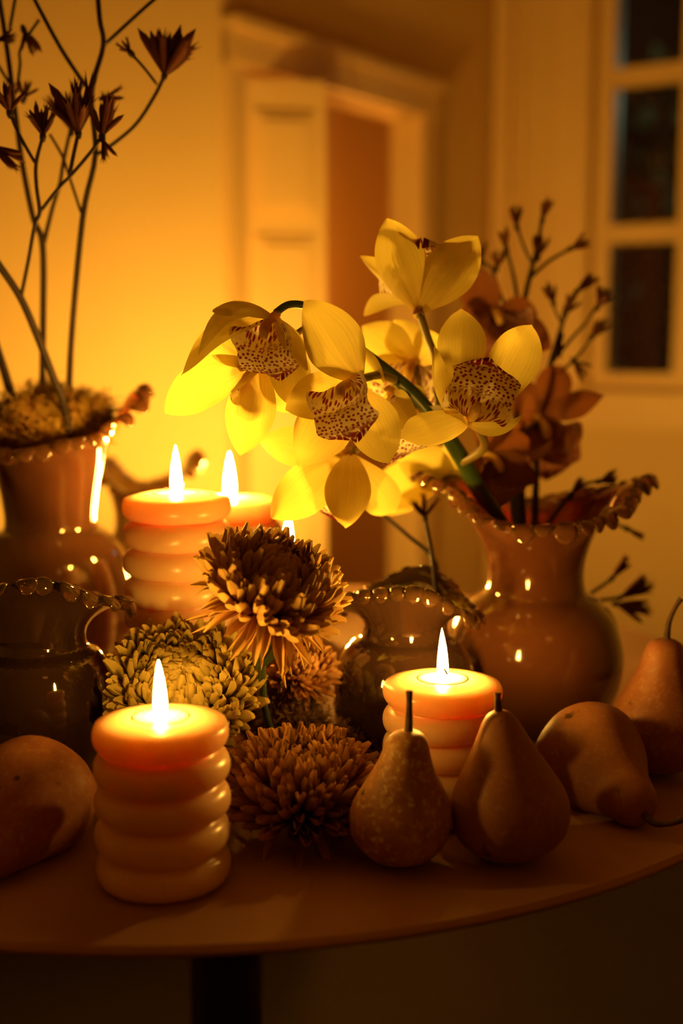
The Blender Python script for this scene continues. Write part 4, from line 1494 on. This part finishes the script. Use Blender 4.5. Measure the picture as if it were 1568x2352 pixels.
paw_branch(vrb + Vector((0.02, 0.012, 0)), 'dark sprig with small scattered buds leaning towards the window panes', [
    [(1225, 1280, 0.95, 0.003), (1230, 1120, 0.98, 0.0028), (1235, 960, 1.02, 0.0026), (1262, 840, 1.04, 0.0022), (1290, 745, 1.05, 0.0018), (1300, 700, 1.05, 0.0016),
     (1325, 668, 1.05, 0.0013)],
    [(1262, 840, 1.04, 0.0015), (1310, 780, 1.05, 0.0014), (1345, 740, 1.05, 0.0012), (1372, 700, 1.05, 0.0012)],
    [(1255, 870, 1.04, 0.0014), (1310, 835, 1.05, 0.0013), (1355, 780, 1.05, 0.0012)],
    [(1290, 745, 1.05, 0.0012), (1275, 715, 1.05, 0.0011), (1268, 690, 1.05, 0.001)]],
    [(1325, 668, 1.05, 1345, 650, 6, 0.018, 0.7), (1372, 705, 1.05, 1385, 680, 7, 0.018, 0.8), (1358, 775, 1.05, 1380, 750, 7, 0.018, 0.9),
     (1270, 695, 1.05, 1265, 670, 5, 0.016, 0.8), (1298, 722, 1.05, 1305, 700, 7, 0.017, 1.0), (1288, 775, 1.05, 1285, 800, 5, 0.017, 0.8),
     (1318, 830, 1.05, 1330, 845, 5, 0.017, 0.8)], 46, GR)
paw_branch(VR + Vector((0.05, 0.07, 0.11)), 'low dark sprig sticking out behind the belly of the milky vase', [
    [(1290, 1420, 1.0, 0.002), (1340, 1375, 1.0, 0.0018), (1390, 1340, 1.0, 0.0016), (1412, 1322, 1.0, 0.0014)],
    [(1340, 1385, 1.0, 0.0018), (1385, 1378, 1.0, 0.0016), (1425, 1372, 1.0, 0.0014)]],
    [(1405, 1328, 1.0, 1440, 1285, 8, 0.020, 0.6), (1425, 1372, 1.0, 1475, 1335, 9, 0.026, 0.6), (1415, 1388, 1.0, 1480, 1400, 5, 0.026, 0.4)], 47, GR)
paw_branch(VR + Vector((0.06, 0.06, 0.15)), 'dark sprig hanging over the right end of the ruffled rim', [
    [(1260, 1200, 0.95, 0.002), (1310, 1135, 0.97, 0.0016), (1350, 1110, 0.98, 0.0014), (1380, 1105, 0.98, 0.0012)],
    [(1380, 1190, 0.99, 0.0012), (1430, 1210, 1.0, 0.0012), (1478, 1230, 1.0, 0.0012)]],
    [(1310, 1140, 0.97, 1345, 1085, 6, 0.016, 0.8), (1375, 1106, 0.98, 1400, 1100, 5, 0.016, 0.7), (1440, 1215, 1.0, 1475, 1230, 4, 0.014, 0.4)], 48, GR)
paw_branch(VM + Vector((0.008, 0.01, 0.10)), 'thin bare brown stems leaning out of the smoky middle vase', [
    [(1010, 1420, 0.87, 0.0020), (1000, 1295, 0.90, 0.0018), (930, 1225, 0.92, 0.0017), (850, 1158, 0.94, 0.0016)],
    [(1005, 1420, 0.86, 0.0018), (995, 1300, 0.89, 0.0018), (985, 1240, 0.91, 0.0017), (975, 1190, 0.92, 0.0016)]],
    [(975, 1190, 0.92, 972, 1150, 7, 0.018, 0.8), (850, 1158, 0.94, 835, 1145, 4, 0.010, 0.5)], 49, 'stems in the middle vase')


# leaf under the bronze mum
def leaf_part(root, b, t, w_):
    return part('leaf_blade', sheet(b, t, w_, (0, -0.7, 0.7), cup=0.2, bow=0.15), MT['leaf'], root)


leaf_part(lf, P(640, 1470, 0.77), P(585, 1540, 0.75), 0.016)
part('leaf_stalk', tube([(*P(640, 1470, 0.77), 0.0012), (*P(655, 1450, 0.775), 0.0012)], 6), MT['leaf'], lf)

# ------------------------------------------------------------------ garden shrub outside the window
sb = Vector((0.90, 3.45, -0.1))
shr = thing('garden_shrub', (sb.x, sb.y, FLOOR_Z), 'faint leafy shrub in the dark outside the window', 'shrub')
rng = random.Random(5)
V, Fc = [], []
for _ in range(900):
    d = Vector((rng.gauss(0, 1), rng.gauss(0, 1), rng.gauss(0, 1))).normalized()
    p = sb + Vector((d.x * 0.35, d.y * 0.25, d.z * 0.7 + 0.45)) * rng.uniform(0.6, 1)
    a, b = frame_of(d, Vector((rng.random(), rng.random(), rng.random())))
    n0 = len(V)
    V += [p, p + a * 0.02 + d * 0.02, p + d * 0.06, p - a * 0.02 + d * 0.02]
    Fc.append((n0, n0 + 1, n0 + 2, n0 + 3))
o = part('foliage', (V, Fc), MT['shrub'], shr)
o['kind'] = 'stuff'
part('trunk', tube([(sb.x, sb.y, FLOOR_Z, 0.02), (sb.x, sb.y, 0.3, 0.012)], 8), MT['leg'], shr)
